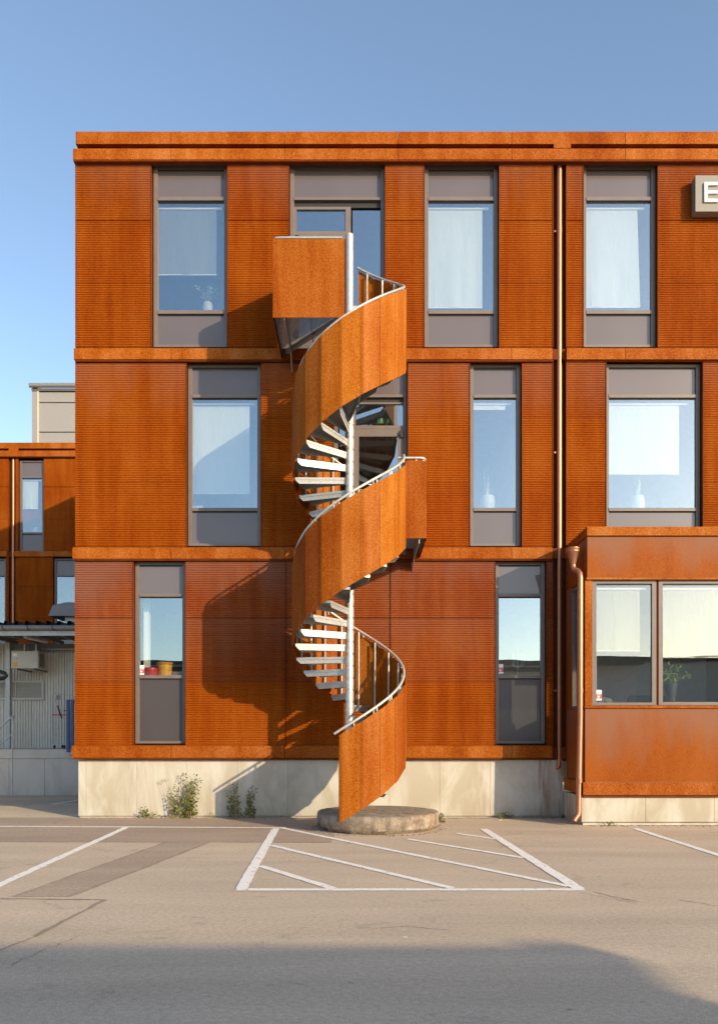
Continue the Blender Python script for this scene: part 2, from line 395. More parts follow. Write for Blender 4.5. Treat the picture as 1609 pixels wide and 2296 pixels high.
# ------------------------------------------------------------------ windows
def window(parent, x0, x1, ys, d, wall_y, fw=0.075, low_spandrel=True, blind=None, right_gap=0.0, glassmat='glass', bmat='blind', bottom_frame=True, btilt=0.0, low_mat='spandrel'):
    """ys: photo rows: frame top, spandrel bottom rail top/bottom, glass bottom rail top/bottom, frame bottom. x0,x1 in metres."""
    zt, za, zb, zc, zd, ze = ys
    fy0, fy1 = wall_y, wall_y + 0.07; gy = wall_y + 0.035
    m = MB()
    m.box(x0, x0 + fw, fy0, fy1, ze, zt); m.box(x1 - fw, x1, fy0, fy1, ze, zt)
    m.box(x0 + fw, x1 - fw, fy0, fy1, zt - 0.055, zt)
    m.box(x0 + fw, x1 - fw, fy0, fy1, ze, ze + 0.045)
    if za is not None: m.box(x0 + fw, x1 - fw, fy0 - 0.012, fy1, zb, za)
    if zc is not None: m.box(x0 + fw, x1 - fw, fy0 - 0.012, fy1, zd, zc)
    wdw = m.build('window', M['frame'], parent)
    def gasket(a, b):
        g = MB(); i0, i1 = x0 + fw, x1 - fw
        g.box(i0, i1, gy - 0.012, gy + 0.001, b - 0.02, b); return g.build('gasket', M['framedark'], wdw)
    if za is not None:
        bx('spandrel', M['spandrel'], wdw, x0 + fw, x1 - fw, gy, gy + 0.02, za, zt - 0.055); gasket(za, zt - 0.055)
    gt = zb if za is not None else zt - 0.055
    gb = zc if zc is not None else ze + 0.045
    bx('pane', M[glassmat], wdw, x0 + fw, x1 - fw, gy, gy + 0.006, gb, gt); gasket(gb, gt)
    if zc is not None:
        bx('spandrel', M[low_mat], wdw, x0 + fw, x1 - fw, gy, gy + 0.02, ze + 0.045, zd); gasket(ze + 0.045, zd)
    if blind is not None:
        m = MB(); bx0, bx1 = x0 + fw - 0.02, x1 - fw - right_gap; zt_, zb_ = gt - 0.09, blind; by = gy + 0.10
        nx, nz = 14, 10; V = m.v
        for j in range(nz + 1):
            for i in range(nx + 1):
                u, v = i / nx, j / nz
                V.append((bx0 + (bx1 - bx0 + btilt * v) * u, by + 0.012 * v * math.sin(u * 9 + bx0 * 5) + 0.008 * v * v * math.sin(u * 23), zt_ + (zb_ - zt_) * v))
        for j in range(nz):
            for i in range(nx):
                a = j * (nx + 1) + i; m.f.append((a, a + 1, a + nx + 2, a + nx + 1)); m.m.append(0)
        b = m.build('roller_blind', M[bmat], wdw, smooth=True)
        mm = MB().tube([(bx0, by, zt_ + 0.03), (x1 - fw - right_gap * 0.4, by, zt_ + 0.03)], 0.022, 8); mm.tube([(bx0, by, zb_), (bx1 + btilt, by, zb_)], 0.009, 6)
        # blind roller and bottom bar hang with the cloth: same part of the window
        mm.build('blind_bar', M['white'], wdw)
    return wdw

# ------------------------------------------------------------------ office building
ob = empty('office_building', (0, 0, 0), label='three storey rust coloured office building clad in corrugated weathering steel', cat='building')
XL = PX(168); XR = 9.2; ROOF = PZ(296)
WY = 0.10                                  # window frames sit back from the cladding
storeys = [
    dict(top=364, bot=779, seams=(494, 635), mat='clad_sh1',
         clad=[(169, 339), (511, 648), (864, 950), (1119, 1238), (1269, 1306), (1474, 1700), (1700, 1927)]),
    dict(top=809, bot=1226, seams=(938, 1081), mat='clad_sh1',
         clad=[(169, 418), (586, 747), (915, 1052), (1170, 1238), (1269, 1357), (1575, 1760), (1760, 1927)]),
    dict(top=1255, bot=1672, seams=(1386, 1529), mat='clad_sh2',
         clad=[(168, 299), (417, 640.3), (641.3, 874.7), (875.7, 1109), (1225, 1238), (1269, 1284)]),
]
for st in storeys:
    zt, zb = PZ(st['top']), PZ(st['bot'])
    zs = [zt] + [PZ(y) for y in st['seams']] + [zb]
    for (a, b) in st['clad']:
        xa, xb = PX(a), PX(b)
        bx('wall_pier', M['pier'], ob, xa + 0.004, xb - 0.004, 0.022, 0.32, zb - 0.02, zt + 0.03)
        for i in range(3):
            corr('cladding_sheet', xa, xb, zs[i + 1] + 0.003, zs[i] - 0.003, ob, M[st['mat'] if i == 0 else ('clad_sh3' if i == 1 and st['mat'] == 'clad_sh2' else 'clad')])
        # edge trims
        for xx in (xa - 0.012, xb):
            if a > 170 or xx > xa: bx('edge_trim', M['pier'], ob, xx + 0.001, xx + 0.011, -0.014, 0.03, zb + 0.002, zt - 0.002)
# slab edges behind the bands
PXL, PXR = PX(1239), PX(1268)
for (ya, yb) in ((330, 364), (779, 809), (1226, 1255), (1672, 1706)):
    bx('floor_edge', M['pier'], ob, XL + 0.004, XR, 0.018, 0.34, PZ(yb) + 0.035, PZ(ya) - 0.022)
bx('pipe_recess', M['pier'], ob, PXL - 0.01, PXR + 0.01, 0.14, 0.318, PZ(1706) + 0.06, PZ(364) + 0.02)
# bands
def band_run(ya, yb, xs, d, y0, proud_l=0.05):
    for i in range(len(xs) - 1):
        a, b = xs[i], xs[i + 1]
        xa = PX(a, d); xb = PX(b, d)
        m = MB(); za, zb = PZ(ya, d), PZ(yb, d)
        m.prism([(0.03, zb), (y0, zb), (y0, za), (0.03, za + 0.02)], xa + 0.004, xb - 0.004, 'x')
        m.build('band_panel', M['band'], ob)
        if i == 0 and a < 175:
            bx('band_panel', M['band'], ob, xa + 0.0015, XL + 0.02, 0.034, 13.6, zb, za)
J = [638 + 254.3 * k for k in range(-6, 6)]
def cuts(a, b): return [a] + [j for j in J if a + 30 < j < b - 10] + [b]
dB = D0 - 0.075
for (ya, yb, xl) in ((780.5, 805.5, 165.5), (1227, 1252.5, 162.5), (1673, 1699, 161)):
    band_run(ya, yb, cuts(xl, 1238), dB, -0.075)
    if ya < 1600: band_run(ya, yb, cuts(1269.5, 1930) if ya < 1000 else [1269.5, 1300], dB, -0.075)
    bx('band_drip', M['pier'], ob, PX(xl, dB) + 0.03, PX(1238), -0.055, 0.016, PZ(yb, dB) - 0.03, PZ(yb, dB) - 0.003)
# cornice
band_run(333, 357.5, cuts(163.5, 1930), D0 - 0.11, -0.11)
dT = D0 - 0.08
for i, (a, b) in enumerate(zip(cuts(169.5, 1930)[:-1], cuts(169.5, 1930)[1:])):
    bx('fascia_panel', M['band'], ob, PX(a, dT) + 0.004, PX(b, dT) - 0.004, -0.08, 0.30, PZ(322.5, dT), PZ(295, dT))
bx('fascia_panel', M['band'], ob, PX(169.5, dT) + 0.0015, XL + 0.25, 0.303, 13.6, PZ(322.5, dT), PZ(295, dT) - 0.002)
bx('fascia_backing', M['pier'], ob, XL + 0.06, XR, 0.06, 0.28, PZ(333) - 0.02, PZ(322.5, dT) - 0.002)
bx('fascia_spacer', M['band'], ob, PX(1238), PX(1276), -0.09, 0.055, PZ(333, dT) + 0.004, PZ(322.5, dT) - 0.003)
bx('soffit', M['pier'], ob, XL + 0.01, XR, -0.10, 0.016, PZ(357.5, D0 - .11) - 0.025, PZ(357.5, D0 - .11) - 0.004)
# shell: side wall, roof, floors, back wall
bx('side_wall', M['clad'], ob, XL, XL + 0.22, 0.325, 13.6, PZ(1700), PZ(323))
bx('roof', M['pier'], ob, XL + 0.26, XR, 0.304, 13.6, PZ(330), PZ(300))
bx('back_wall', M['room'], ob, XL + 0.22, XR, 6.0, 6.2, 0.3, PZ(332))
bx('side_wall', M['clad'], ob, XR - 0.2, XR - 0.002, 0.345, 5.99, 0.9, PZ(333))
for y in (1226, 779):
    bx('floor_slab', M['room'], ob, XL + 0.22, XR - 0.2, 0.345, 5.99, PZ(y) - 0.30, PZ(y) + 0.05)
bx('floor_slab', M['roomfloor'], ob, XL + 0.22, XR - 0.2, 0.345, 5.99, PZ(1672) - 0.3, PZ(1672) + 0.05)
for X in (PX(615), PX(930), PX(1205), PX(1285)):
    for (ya, yb) in ((1226, 779), (779, 345)):
        bx('partition', M['room'], ob, X - 0.05, X + 0.05, 0.4, 5.99, PZ(ya) + 0.05, PZ(yb) - 0.31)
for X in (PX(600), PX(1000)):
    bx('partition', M['room'], ob, X - 0.05, X + 0.05, 0.4, 5.99, PZ(1672) + 0.05, PZ(1226) - 0.31)
# plinth boards
PJ = [174, 191.5, 304.6, 418, 531.5, 645, 759, 873, 986, 1099.5, 1213, 1262]
for i in range(len(PJ) - 1):
    bx('plinth_board', M['plinth'], ob, PX(PJ[i]) + 0.0018, PX(PJ[i + 1]) - 0.0018, 0.05, 0.09, 0.035, PZ(1704))
bx('plinth_core', M['dock'], ob, PX(174) + 0.01, PX(1262) - 0.004, 0.091, 0.30, -0.05, PZ(1706))
bx('plinth_core', M['plinth'], ob, PX(174), PX(174) + 0.25, 0.302, 13.6, -0.05, PZ(1704))
# windows: (x0,x1 px of the opening) and rows
DW = D0 + WY
def wz(*r): return [None if v is None else PZ(v, DW) for v in r]
R3 = (372, 442, 450, 696, 704, 778); R2 = (817, 885, 892, 1139, 1146, 1224); R1 = (1260, 1331, 1338, 1514, 1521, 1667)
def win(a, b, rows, **kw):
    if 'blind' in kw and kw['blind']: kw['blind'] = PZ(kw['blind'], DW + 0.13)
    return window(ob, PX(a) - 0.0 + 0.012, PX(b) - 0.012, wz(*rows), DW, WY, **kw)
W = {}
W['t1'] = win(340, 511, R3, blind=616, right_gap=0.16, bmat='blind_grey')
W['t2'] = win(950, 1119, R3, blind=690, right_gap=0.19)
W['t3'] = win(1306, 1474, R3, blind=689, right_gap=0.21, btilt=0.05)
W['m1'] = win(418, 586, R2, blind=1107, right_gap=0.16)
W['m2'] = win(1052, 1170, R2, blind=918, right_gap=0.18)
W['m3'] = win(1357, 1575, R2, blind=1063, right_gap=0.26)
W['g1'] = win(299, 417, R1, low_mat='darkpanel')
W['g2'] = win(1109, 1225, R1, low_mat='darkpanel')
tag(W['t1'], 'top floor window with grey blind and a leafy plant')
tag(W['g1'], 'ground floor window with red and yellow pots on its sill')
# hidden-left top opening glazing: doors
def door_bay(x0, x1, rows, transom, leaf_left, sill):
    zt, za, zb, zdoor = PZ(rows[0], DW), PZ(rows[1], DW), PZ(rows[2], DW), PZ(rows[3], DW)
    zs = PZ(sill, DW); tt, tb = PZ(transom[0], DW), PZ(transom[1], DW)
    fw = 0.07; y0, y1 = WY, WY + 0.07
    m = MB(); m.box(x0, x0 + fw, y0, y1, zs, zt); m.box(x1 - fw, x1, y0, y1, zs, zt)
    m.box(x0 + fw, x1 - fw, y0, y1, zt - 0.055, zt); m.box(x0 + fw, x1 - fw, y0 - 0.012, y1, zb, za)
    lw = 1.0 if leaf_left else 0.98
    mx = (x0 + fw + lw) if leaf_left else (x1 - fw - lw)     # mullion between leaf and side light
    m.box(mx - 0.05, mx + 0.05, y0 + 0.02, y1, zs, zdoor)
    fr = m.build('window', M['frame'], ob, label='glazed door bay with side light')
    bx('recess', M['framedark'], fr, x0 + fw, x1 - fw, y0 + 0.05, y1 + 0.05, zdoor + .001, zb - .001)  # shade of the recess put into a dark strip, in the gasket colour
    bx('spandrel', M['spandrel'], fr, x0 + fw, x1 - fw, y0 + 0.035, y0 + 0.055, za, zt - 0.055)
    a, b = (x0 + fw, mx - 0.05) if leaf_left else (mx + 0.05, x1 - fw)
    c, d = (mx + 0.05, x1 - fw) if leaf_left else (x0 + fw, mx - 0.05)
    bx('pane', M['glass'], fr, c + 0.03, d - 0.01, y0 + 0.05, y0 + 0.056, zs + 0.06, tt)          # side light
    bx('pane', M['glass'], fr, a + 0.05, b - 0.01, y0 + 0.05, y0 + 0.056, tb, tt)                 # transom
    m = MB(); m.box(a, a + 0.048, y0 + 0.02, y1, tb - 0.06, zdoor); m.box(a + 0.048, b, y0 + 0.02, y1, tb - 0.06, tb - 0.001); m.box(a + 0.048, b, y0 + 0.02, y1, tt + 0.001, zdoor)
    m.build('transom_frame', M['frame'], fr)
    zl = tb - 0.065
    m = MB(); s_ = 0.105
    m.box(a + 0.004, a + s_, y0 + 0.015, y1, zs + 0.02, zl); m.box(b - s_, b - 0.004, y0 + 0.015, y1, zs + 0.02, zl)
    m.box(a + s_, b - s_, y0 + 0.015, y1, zl - 0.14, zl); m.box(a + s_, b - s_, y0 + 0.015, y1, zs + 0.02, zs + 0.18)
    dr = m.build('door', M['frame'], ob)
    bx('pane', M['glass'], dr, a + s_, b - s_, y0 + 0.045, y0 + 0.051, zs + 0.18, zl - 0.14)
    hx = a + 0.05 if not leaf_left else b - 0.05
    h_ = MB().tube([(hx, y0 + 0.01, zs + 1.05), (hx, y0 - 0.04, zs + 1.05), (hx + (0.12 if not leaf_left else -0.12), y0 - 0.04, zs + 1.05)], 0.011, 8)
    h_.build('handle', M['galv'], dr, True)
    k = b - 0.04 if not leaf_left else a + 0.04
    for zz in (zl - 0.1, zs + 0.25):
        hg = MB().box(k - 0.02, k + 0.05, y0 - 0.025, y0 + 0.014, zz - 0.07, zz + 0.07); hg.box(k - 0.05, k - 0.02, y0 - 0.018, y0 + 0.014, zz - 0.03, zz + 0.03)
        hg.build('hinge', M['black'], dr)
    return fr, (a, b, tb, tt)
door_bay(PX(648) + 0.012, PX(864) - 0.012, (372, 443, 449, 462), (468, 517), True, 780)
_, (a_, b_, tb_, tt_) = door_bay(PX(747) + 0.012, PX(915) - 0.012, (817, 885, 891, 901), (905, 953), False, 1227)
# exit sign behind the transom
es = empty('exit_sign', (PX(862, 14.9), 0.45, PZ(943.5, 14.95)), label='green illuminated exit sign with running figure above the first floor door', cat='exit sign')
MB().box(-0.135, 0.135, 0, 0.03, -0.058, 0.058).build('housing', M['green'], es)
m = MB(); m.cur = 0
m.box(-0.075, -0.035, -0.004, -0.001, 0.022, 0.045)
for (x0, z0, x1, z1, t) in ((-0.055, 0.02, -0.065, -0.012, .02), (-0.065, -0.012, -0.035, -0.026, .013), (-0.035, -0.026, -0.045, -0.046, .012), (-0.065, -0.012, -0.085, -0.04, .013), (-0.055, 0.016, -0.03, 0.002, .01), (-0.058, 0.014, -0.088, 0.002, .01),
                            (0.065, 0.04, 0.065, -0.03, .014), (0.045, -0.012, 0.065, -0.04, .013), (0.085, -0.012, 0.065, -0.04, .013)):
    p, q = Vector((x0, z0)), Vector((x1, z1)); n = (q - p).normalized(); n = Vector((-n.y, n.x)) * t / 2
    m.quad((p.x - n.x, -0.003, p.y - n.y), (q.x - n.x, -0.003, q.y - n.y), (q.x + n.x, -0.003, q.y + n.y), (p.x + n.x, -0.003, p.y + n.y))
m.build('pictogram', M['white'], es)
# alarm stickers on panes
def font_mesh(txt, size, mat, name='lettering'):
    cu = bpy.data.curves.new(name, 'FONT'); cu.body = txt; cu.size = size; cu.align_x = 'CENTER'; cu.align_y = 'CENTER'
    o = bpy.data.objects.new(name, cu); COL.objects.link(o)
    dg = bpy.context.evaluated_depsgraph_get(); me = bpy.data.meshes.new_from_object(o.evaluated_get(dg))
    bpy.data.objects.remove(o); me.materials.clear(); me.materials.append(mat)
    me.transform(Matrix.Rotation(R_(90), 4, 'X')); return me
LARM = font_mesh('LARM', 0.034, M['white'])
def sticker(wdw, x, z, y):
    m = MB(); m.box(x, x + 0.108, y - 0.003, y - 0.001, z, z + 0.175)
    m.cur = 1; m.quad((x + .002, y - 0.0045, z + .03), (x + .106, y - 0.0045, z + .03), (x + .106, y - 0.0045, z + .112), (x + .002, y - 0.0045, z + .112))
    m.cur = 0
    m.quad((x + .03, y - .006, z + .055), (x + .07, y - .006, z + .05), (x + .085, y - .006, z + .066), (x + .04, y - .006, z + .078)); m.quad((x + .05, y - .006, z + .036), (x + .062, y - .006, z + .036), (x + .066, y - .006, z + .052), (x + .05, y - .006, z + .054))
    n = len(m.v)
    m.v += [(v.co.x + x + 0.054, v.co.y + y - 0.006, v.co.z + z + 0.094) for v in LARM.vertices]
    for p in LARM.polygons: m.f.append(tuple(n + i for i in p.vertices)); m.m.append(0)
    m.build('alarm_sticker', [M['white'], M['red']], wdw)
sticker(W['g1'], PX(309.5, DW), PZ(1512.5, DW), WY + 0.035)
sticker(W['g2'], PX(1115, DW), PZ(1510, DW), WY + 0.035)

# drainpipe in the recess
pm = MB(); xp = PX(1253, D0 + .05); yp = 0.055
pm.tube([(xp, yp, PZ(359)), (xp, yp, PZ(1709)), (xp - 0.004, yp + 0.004, PZ(1716)), (xp - 0.03, yp + 0.02, PZ(1721)), (xp - 0.07, yp + 0.05, PZ(1724))], 0.05, 16)
dp = pm.build('drainpipe', M['copper'], ob, True, label='tall bronze drainpipe in the wall recess')
for y in (506, 787, 1004, 1242, 1540):
    b = MB().tube([(xp, yp, PZ(y)), (xp, yp, PZ(y) - 0.11 if y in (506, 787) else PZ(y) - 0.03)], 0.0535, 16)
    b.box(xp - 0.09, xp - 0.04, yp + 0.0, yp + 0.085, PZ(y) - 0.08, PZ(y) - 0.05); b.build('pipe_collar', M['copper'], dp, True)

# ------------------------------------------------------------------ bay extension
bay = empty('bay_extension', (0, 0, 0), label='single storey rust plated bay with wide windows projecting beside the drainpipe', cat='building')
DB = 13.3; BY = DB - D0                     # front face plane
def BXp(x): return PX(x, DB)
def BZ(y): return PZ(y, DB)
BL = BXp(1311); BR = 9.2
bx('plinth_board', M['plinth'], bay, BXp(1304), BXp(1448) - 0.003, BY + 0.03, BY + 0.07, 0.06, BZ(1786))
bx('plinth_board', M['plinth'], bay, BXp(1448) + 0.003, BXp(1602) - 0.003, BY + 0.03, BY + 0.07, 0.06, BZ(1786))
bx('plinth_board', M['plinth'], bay, BXp(1602) + 0.003, BR, BY + 0.03, BY + 0.07, 0.06, BZ(1786))
bx('plinth_board', M['plinth'], bay, BXp(1304), BXp(1304) + 0.03, BY + 0.073, 0.045, 0.06, BZ(1786))
bx('plinth_core', M['dock'], bay, BXp(1304) + 0.035, BR, BY + 0.08, 0.3, -0.05, BZ(1790))
bx('base_band', M['band'], bay, BXp(1305), BXp(1800), BY - 0.045, BY + 0.02, BZ(1782), BZ(1753.5))
bx('base_band', M['band'], bay, BXp(1305) , BXp(1305) + 0.06, BY + 0.022, 0.0, BZ(1782), BZ(1753.5))
bx('band_drip', M['pier'], bay, BXp(1306), BXp(1800), BY - 0.02, BY + 0.03, BZ(1787), BZ(1782) - 0.002)
bx('wall_panel', M['bayrust'], bay, BL, BXp(1800), BY, BY + 0.2, BZ(1753), BZ(1588.5))
bx('window_sill', M['band'], bay, BXp(1309), BXp(1800), BY - 0.03, BY + 0.2, BZ(1588), BZ(1582))
bx('fascia_panel', M['bayrust'], bay, BXp(1315), BXp(1800), BY - 0.02, BY + 0.2, BZ(1295), BZ(1203.5))
bx('fascia_trim', M['band'], bay, BXp(1313), BXp(1800), BY - 0.035, BY + 0.2, BZ(1300), BZ(1295.5))
bx('coping', M['band'], bay, BXp(1313), BXp(1800), BY - 0.06, BY + 0.16, BZ(1202.5), BZ(1183))
bx('coping', M['band'], bay, BXp(1313), BXp(1313) + 0.2, BY + 0.163, -0.02, BZ(1202.5), BZ(1183))
bx('roof', M['darkroof'], bay, BXp(1313) + 0.21, BR, BY + 0.163, -0.02, BZ(1205), BZ(1190))
# side wall
bx('side_panel', M['bayrust'], bay, BL, BL + 0.12, BY + 0.203, 0.0, BZ(1753), BZ(1588.5))
bx('side_panel', M['bayrust'], bay, BXp(1315), BXp(1315) + 0.12, BY + 0.203, 0.0, BZ(1295), BZ(1203.5))
bx('corner_post', M['band'], bay, BL, BXp(1327), BY + 0.004, BY + 0.16, BZ(1581.5), BZ(1300.5))
bx('corner_post', M['bayrust'], bay, BL + 0.004, BL + 0.11, -0.30, 0.0, BZ(1588), BZ(1295.5))
# side window
m = MB(); y0, y1 = BY + 0.165, -0.305
for (a, b, c, d) in ((y0, y0 + .05, BZ(1587), BZ(1300)), (y1 - .05, y1, BZ(1587), BZ(1300)), (y0 + .05, y1 - .05, BZ(1587), BZ(1580)), (y0 + .05, y1 - .05, BZ(1307), BZ(1300))):
    m.box(BL + 0.012, BL + 0.08, a, b, c, d)
sw = m.build('window', M['frame'], bay); bx('pane', M['glass_low'], sw, BL + 0.04, BL + 0.046, y0 + .05, y1 - .05, BZ(1580), BZ(1307))
# front windows
def bay_window(xa, xb, blind, gap):
    kw = dict(fw=0.07, glassmat='glass_low', bmat='blind_beige')
    return window(bay, BXp(xa), BXp(xb), [BZ(1300.5), None, None, None, None, BZ(1581)], DB, BY + 0.03, blind=PZ(blind, DB + .15), right_gap=gap, **kw)
bw1 = bay_window(1328, 1471.5, 1459, 0.16); bw2 = bay_window(1477, 1720, 1474, 0.2)
bx('mullion', M['pier'], bay, BXp(1471.5) + 0.002, BXp(1477) - 0.002, BY + 0.05, BY + 0.12, BZ(1581), BZ(1300.5))
bx('wall_panel', M['bayrust'], bay, BXp(1720) + 0.004, BXp(1800), BY + 0.004, BY + 0.2, BZ(1581.5), BZ(1300.5))
sticker(bw1, BXp(1336), BZ(1570), BY + 0.065)
bx('floor_slab', M['roomfloor'], bay, BL + 0.13, BR - 0.2, BY + 0.205, 0.33, BZ(1680) , BZ(1672))
bx('ceiling', M['room'], bay, BXp(1315) + 0.13, BR - 0.2, BY + 0.205, 0.33, BZ(1292), BZ(1282))
bx('side_panel', M['bayrust'], bay, BXp(1800) - 0.1, BXp(1800) - 0.003, BY + 0.205, 0.0, BZ(1753), BZ(1206))
# bay drainpipe with funnel head
XPp = PX(1302, 13.28); YP = 13.28 - D0 + 0.05
zf = lambda y: PZ(y, 13.33)
pm = MB()
pm.tube([(XPp - 0.085, YP + 0.14, zf(1255)), (XPp - 0.085, YP + 0.14, zf(1266)), (XPp - 0.07, YP + 0.12, zf(1274)), (XPp - 0.025, YP + 0.05, zf(1279)), (XPp - 0.004, YP + 0.01, zf(1286)), (XPp, YP, zf(1296)), (XPp - 0.004, YP, zf(1600)),
         (XPp - 0.03, YP, zf(1820)), (XPp - 0.045, YP - 0.01, zf(1827)), (XPp - 0.075, YP - 0.02, zf(1832)), (XPp - 0.12, YP - 0.035, zf(1840))], 0.048, 16)
bd = pm.build('drainpipe', M['copper'], bay, True, label='bronze drainpipe with funnel head at the bay corner')
MB().lathe([(0.05, zf(1262)), (0.055, zf(1260)), (0.105, zf(1236)), (0.118, zf(1234)), (0.118, zf(1229)), (0.124, zf(1228)), (0.124, zf(1225)), (0.105, zf(1226)), (0.06, zf(1245))], XPp - 0.085, YP + 0.14, 24).build('funnel_head', M['copper'], bd, True)
for y in (1338, 1548, 1751):
    dx = -0.004 if y < 1600 else -0.02
    b = MB().tube([(XPp + dx, YP, zf(y) + 0.04), (XPp + dx, YP, zf(y) - 0.04)], 0.053, 16); b.tube([(XPp + dx + 0.04, YP + 0.01, zf(y)), (XPp + 0.12, YP + 0.06, zf(y))], 0.012, 8)
    b.build('pipe_collar', M['copper'], bd, True)
# furniture seen through the bay windows
bx('interior_column', M['white'], ob, 4.12, 4.26, -0.35, -0.21, 1.3, BZ(1292))
def pot_plant(name, loc, r, hgt, ph, kind, label, mat='pot', n=14, group=None):
    e = empty(name, loc, label=label, cat='plant', group=group)
    prof = {'round': [(r * .7, 0), (r * .95, hgt * .35), (r, hgt * .6), (r * .85, hgt * .95), (r * .8, hgt), (r * .7, hgt), (r * .7, hgt * .8)],
            'taper': [(r * .62, 0), (r, hgt), (r * .92, hgt), (r * .85, hgt * .85)]}['taper' if kind == 'palm' else 'round']
    MB().lathe(prof, 0, 0, 20).build('pot', M[mat], e, True)
    m = MB(); rnd = random.Random(len(label) + int(loc[0] * 100))
    for i in range(n):
        a = rnd.uniform(0, 6.28); L = ph * rnd.uniform(.65, 1.0)
        if kind == 'snake':
            lean = rnd.uniform(.02, .14); w0 = .018; p = Vector((rnd.uniform(-.4, .4) * r, rnd.uniform(-.4, .4) * r, hgt * .85))
            pts = [p + Vector((math.cos(a) * lean * t * t * L * 2, math.sin(a) * lean * t * L, L * t)) for t in (0, .35, .7, 1)]
            ws = (w0, w0 * 1.3, w0, .002); n_ = Vector((-math.sin(a), math.cos(a), 0)) * .4 + Vector((1, 0, 0)) * .6
            for j in range(3): m.quad(pts[j] - n_ * ws[j], pts[j] + n_ * ws[j], pts[j + 1] + n_ * ws[j + 1], pts[j + 1] - n_ * ws[j + 1])
        else:
            spread = .55 if kind == 'bush' else .7
            tip = Vector((math.cos(a) * spread * L * rnd.uniform(.2, 1), math.sin(a) * spread * L * .6, hgt * .9 + L * rnd.uniform(.35, 1)))
            base = Vector((0, 0, hgt * .85)); mid = (base + tip) / 2 + Vector((0, 0, .12 * L))
            m.tube([base, mid, tip], .004, 4, False)
            for k in range(12 if kind == 'bush' else 14):
                t = rnd.uniform(.35, 1.02); c = base.lerp(mid, t * 2) if t < .5 else mid.lerp(tip, t * 2 - 1)
                d = Vector((rnd.uniform(-1, 1), rnd.uniform(-1, 1), rnd.uniform(-.9, .5))).normalized(); l_ = rnd.uniform(.04, .075) if kind == 'bush' else rnd.uniform(.08, .15)
                s_ = d.cross(Vector((0, 1, .3))).normalized() * l_ * (.27 if kind == 'bush' else .10)
                m.quad(c, c + d * l_ * .5 + s_, c + d * l_, c + d * l_ * .5 - s_)
    m.build('foliage', M['leaf_in'], e)
    return e
def sill_at(y, d, dy=.02): return PZ(y, d) + dy
d_in = D0 + 0.35
def sill(a, b, y):      # inner sill board carried by the building
    bx('sill_board', M['white'], ob, PX(a, D0) + 0.02, PX(b, D0) - 0.02, 0.19, 0.50, PZ(y, D0 + .2) - 0.03, PZ(y, D0 + .2))
for (a, b, y) in ((340, 511, 697), (418, 586, 1140), (1052, 1170, 1140), (1357, 1575, 1140), (299, 417, 1516), (1109, 1225, 1516), (950, 1119, 697), (1306, 1474, 697)): sill(a, b, y)
pot_plant('potted_plant', (PX(466, d_in), .35, PZ(697, D0 + .2) + .002), .10, .22, .48, 'bush', 'bushy plant in a pale pot behind the grey blind of a top floor window', n=16)
pot_plant('potted_plant', (PX(1092, d_in), .35, PZ(1140, D0 + .2) + .002), .145, .27, .5, 'snake', 'tall spiky plant in a pale pot in the narrow window beside the drainpipe', n=6)
pot_plant('potted_plant', (PX(1429, d_in), .35, PZ(1140, D0 + .2) + .002), .125, .27, .5, 'snake', 'spiky plant in a pale pot under a white blind above the bay', n=7)
pot_plant('potted_plant', (PX(1503, 13.75), 13.75 - D0, PZ(1572, 13.75)), .115, .30, .55, 'palm', 'feathery plant in a tapered dark pot in the bay window', mat='potdark', n=12)
m = MB(); z0 = PZ(1575, 13.75); m.box(BXp(1480), BXp(1700), -.95, -.42, z0 - 0.03, z0 - 0.002)
dk = m.build('desk', M['wood'], None, label='light wooden desk behind the wide bay window', cat='desk')
for (x, y) in ((BXp(1485), -.9), (BXp(1685), -.9), (BXp(1485), -.47), (BXp(1685), -.47)): bx('leg', M['galv'], dk, x, x + .04, y, y + .04, BZ(1672) + .003, z0 - .032)
def chair(loc, rz, label, mat):
    e = empty('office_chair', loc, label=label, cat='chair', rz=rz)
    MB().box(-.24, .24, -.23, .23, .42, .48).build('seat', M[mat], e)
    m = MB(); V = [(-.2, .5), (.2, .5), (.23, .62), (.22, .84), (.17, .90), (-.17, .90), (-.22, .84), (-.23, .62)]
    m.prism(V, .20, .235, 'y'); m.build('backrest', M[mat], e)
    MB().tube([(0, 0, .08), (0, 0, .42)], .03, 8).build('column', M['black'], e)
    MB().box(-.02, .02, .18, .2, .4, .62).build('back_bar', M['black'], e)
    for k in range(5):
        a = k * 1.2566; MB().tube([(0, 0, .09), (.28 * math.cos(a), .28 * math.sin(a), .04)], .018, 6).build('foot', M['black'], e)
    return e
fz = BZ(1672) + .002
for x, y, rz, l in ((4.62, .15, .3, 'dark rounded office chair behind the white column of the bay'), (5.25, .35, -.4, 'dark office chair beside the bay mullion'), (6.2, .9, .8, 'black office chair behind the wooden bay desk')):
    chair((x, y, fz if y < .3 else PZ(1672) + .052), rz, l, 'potdark')
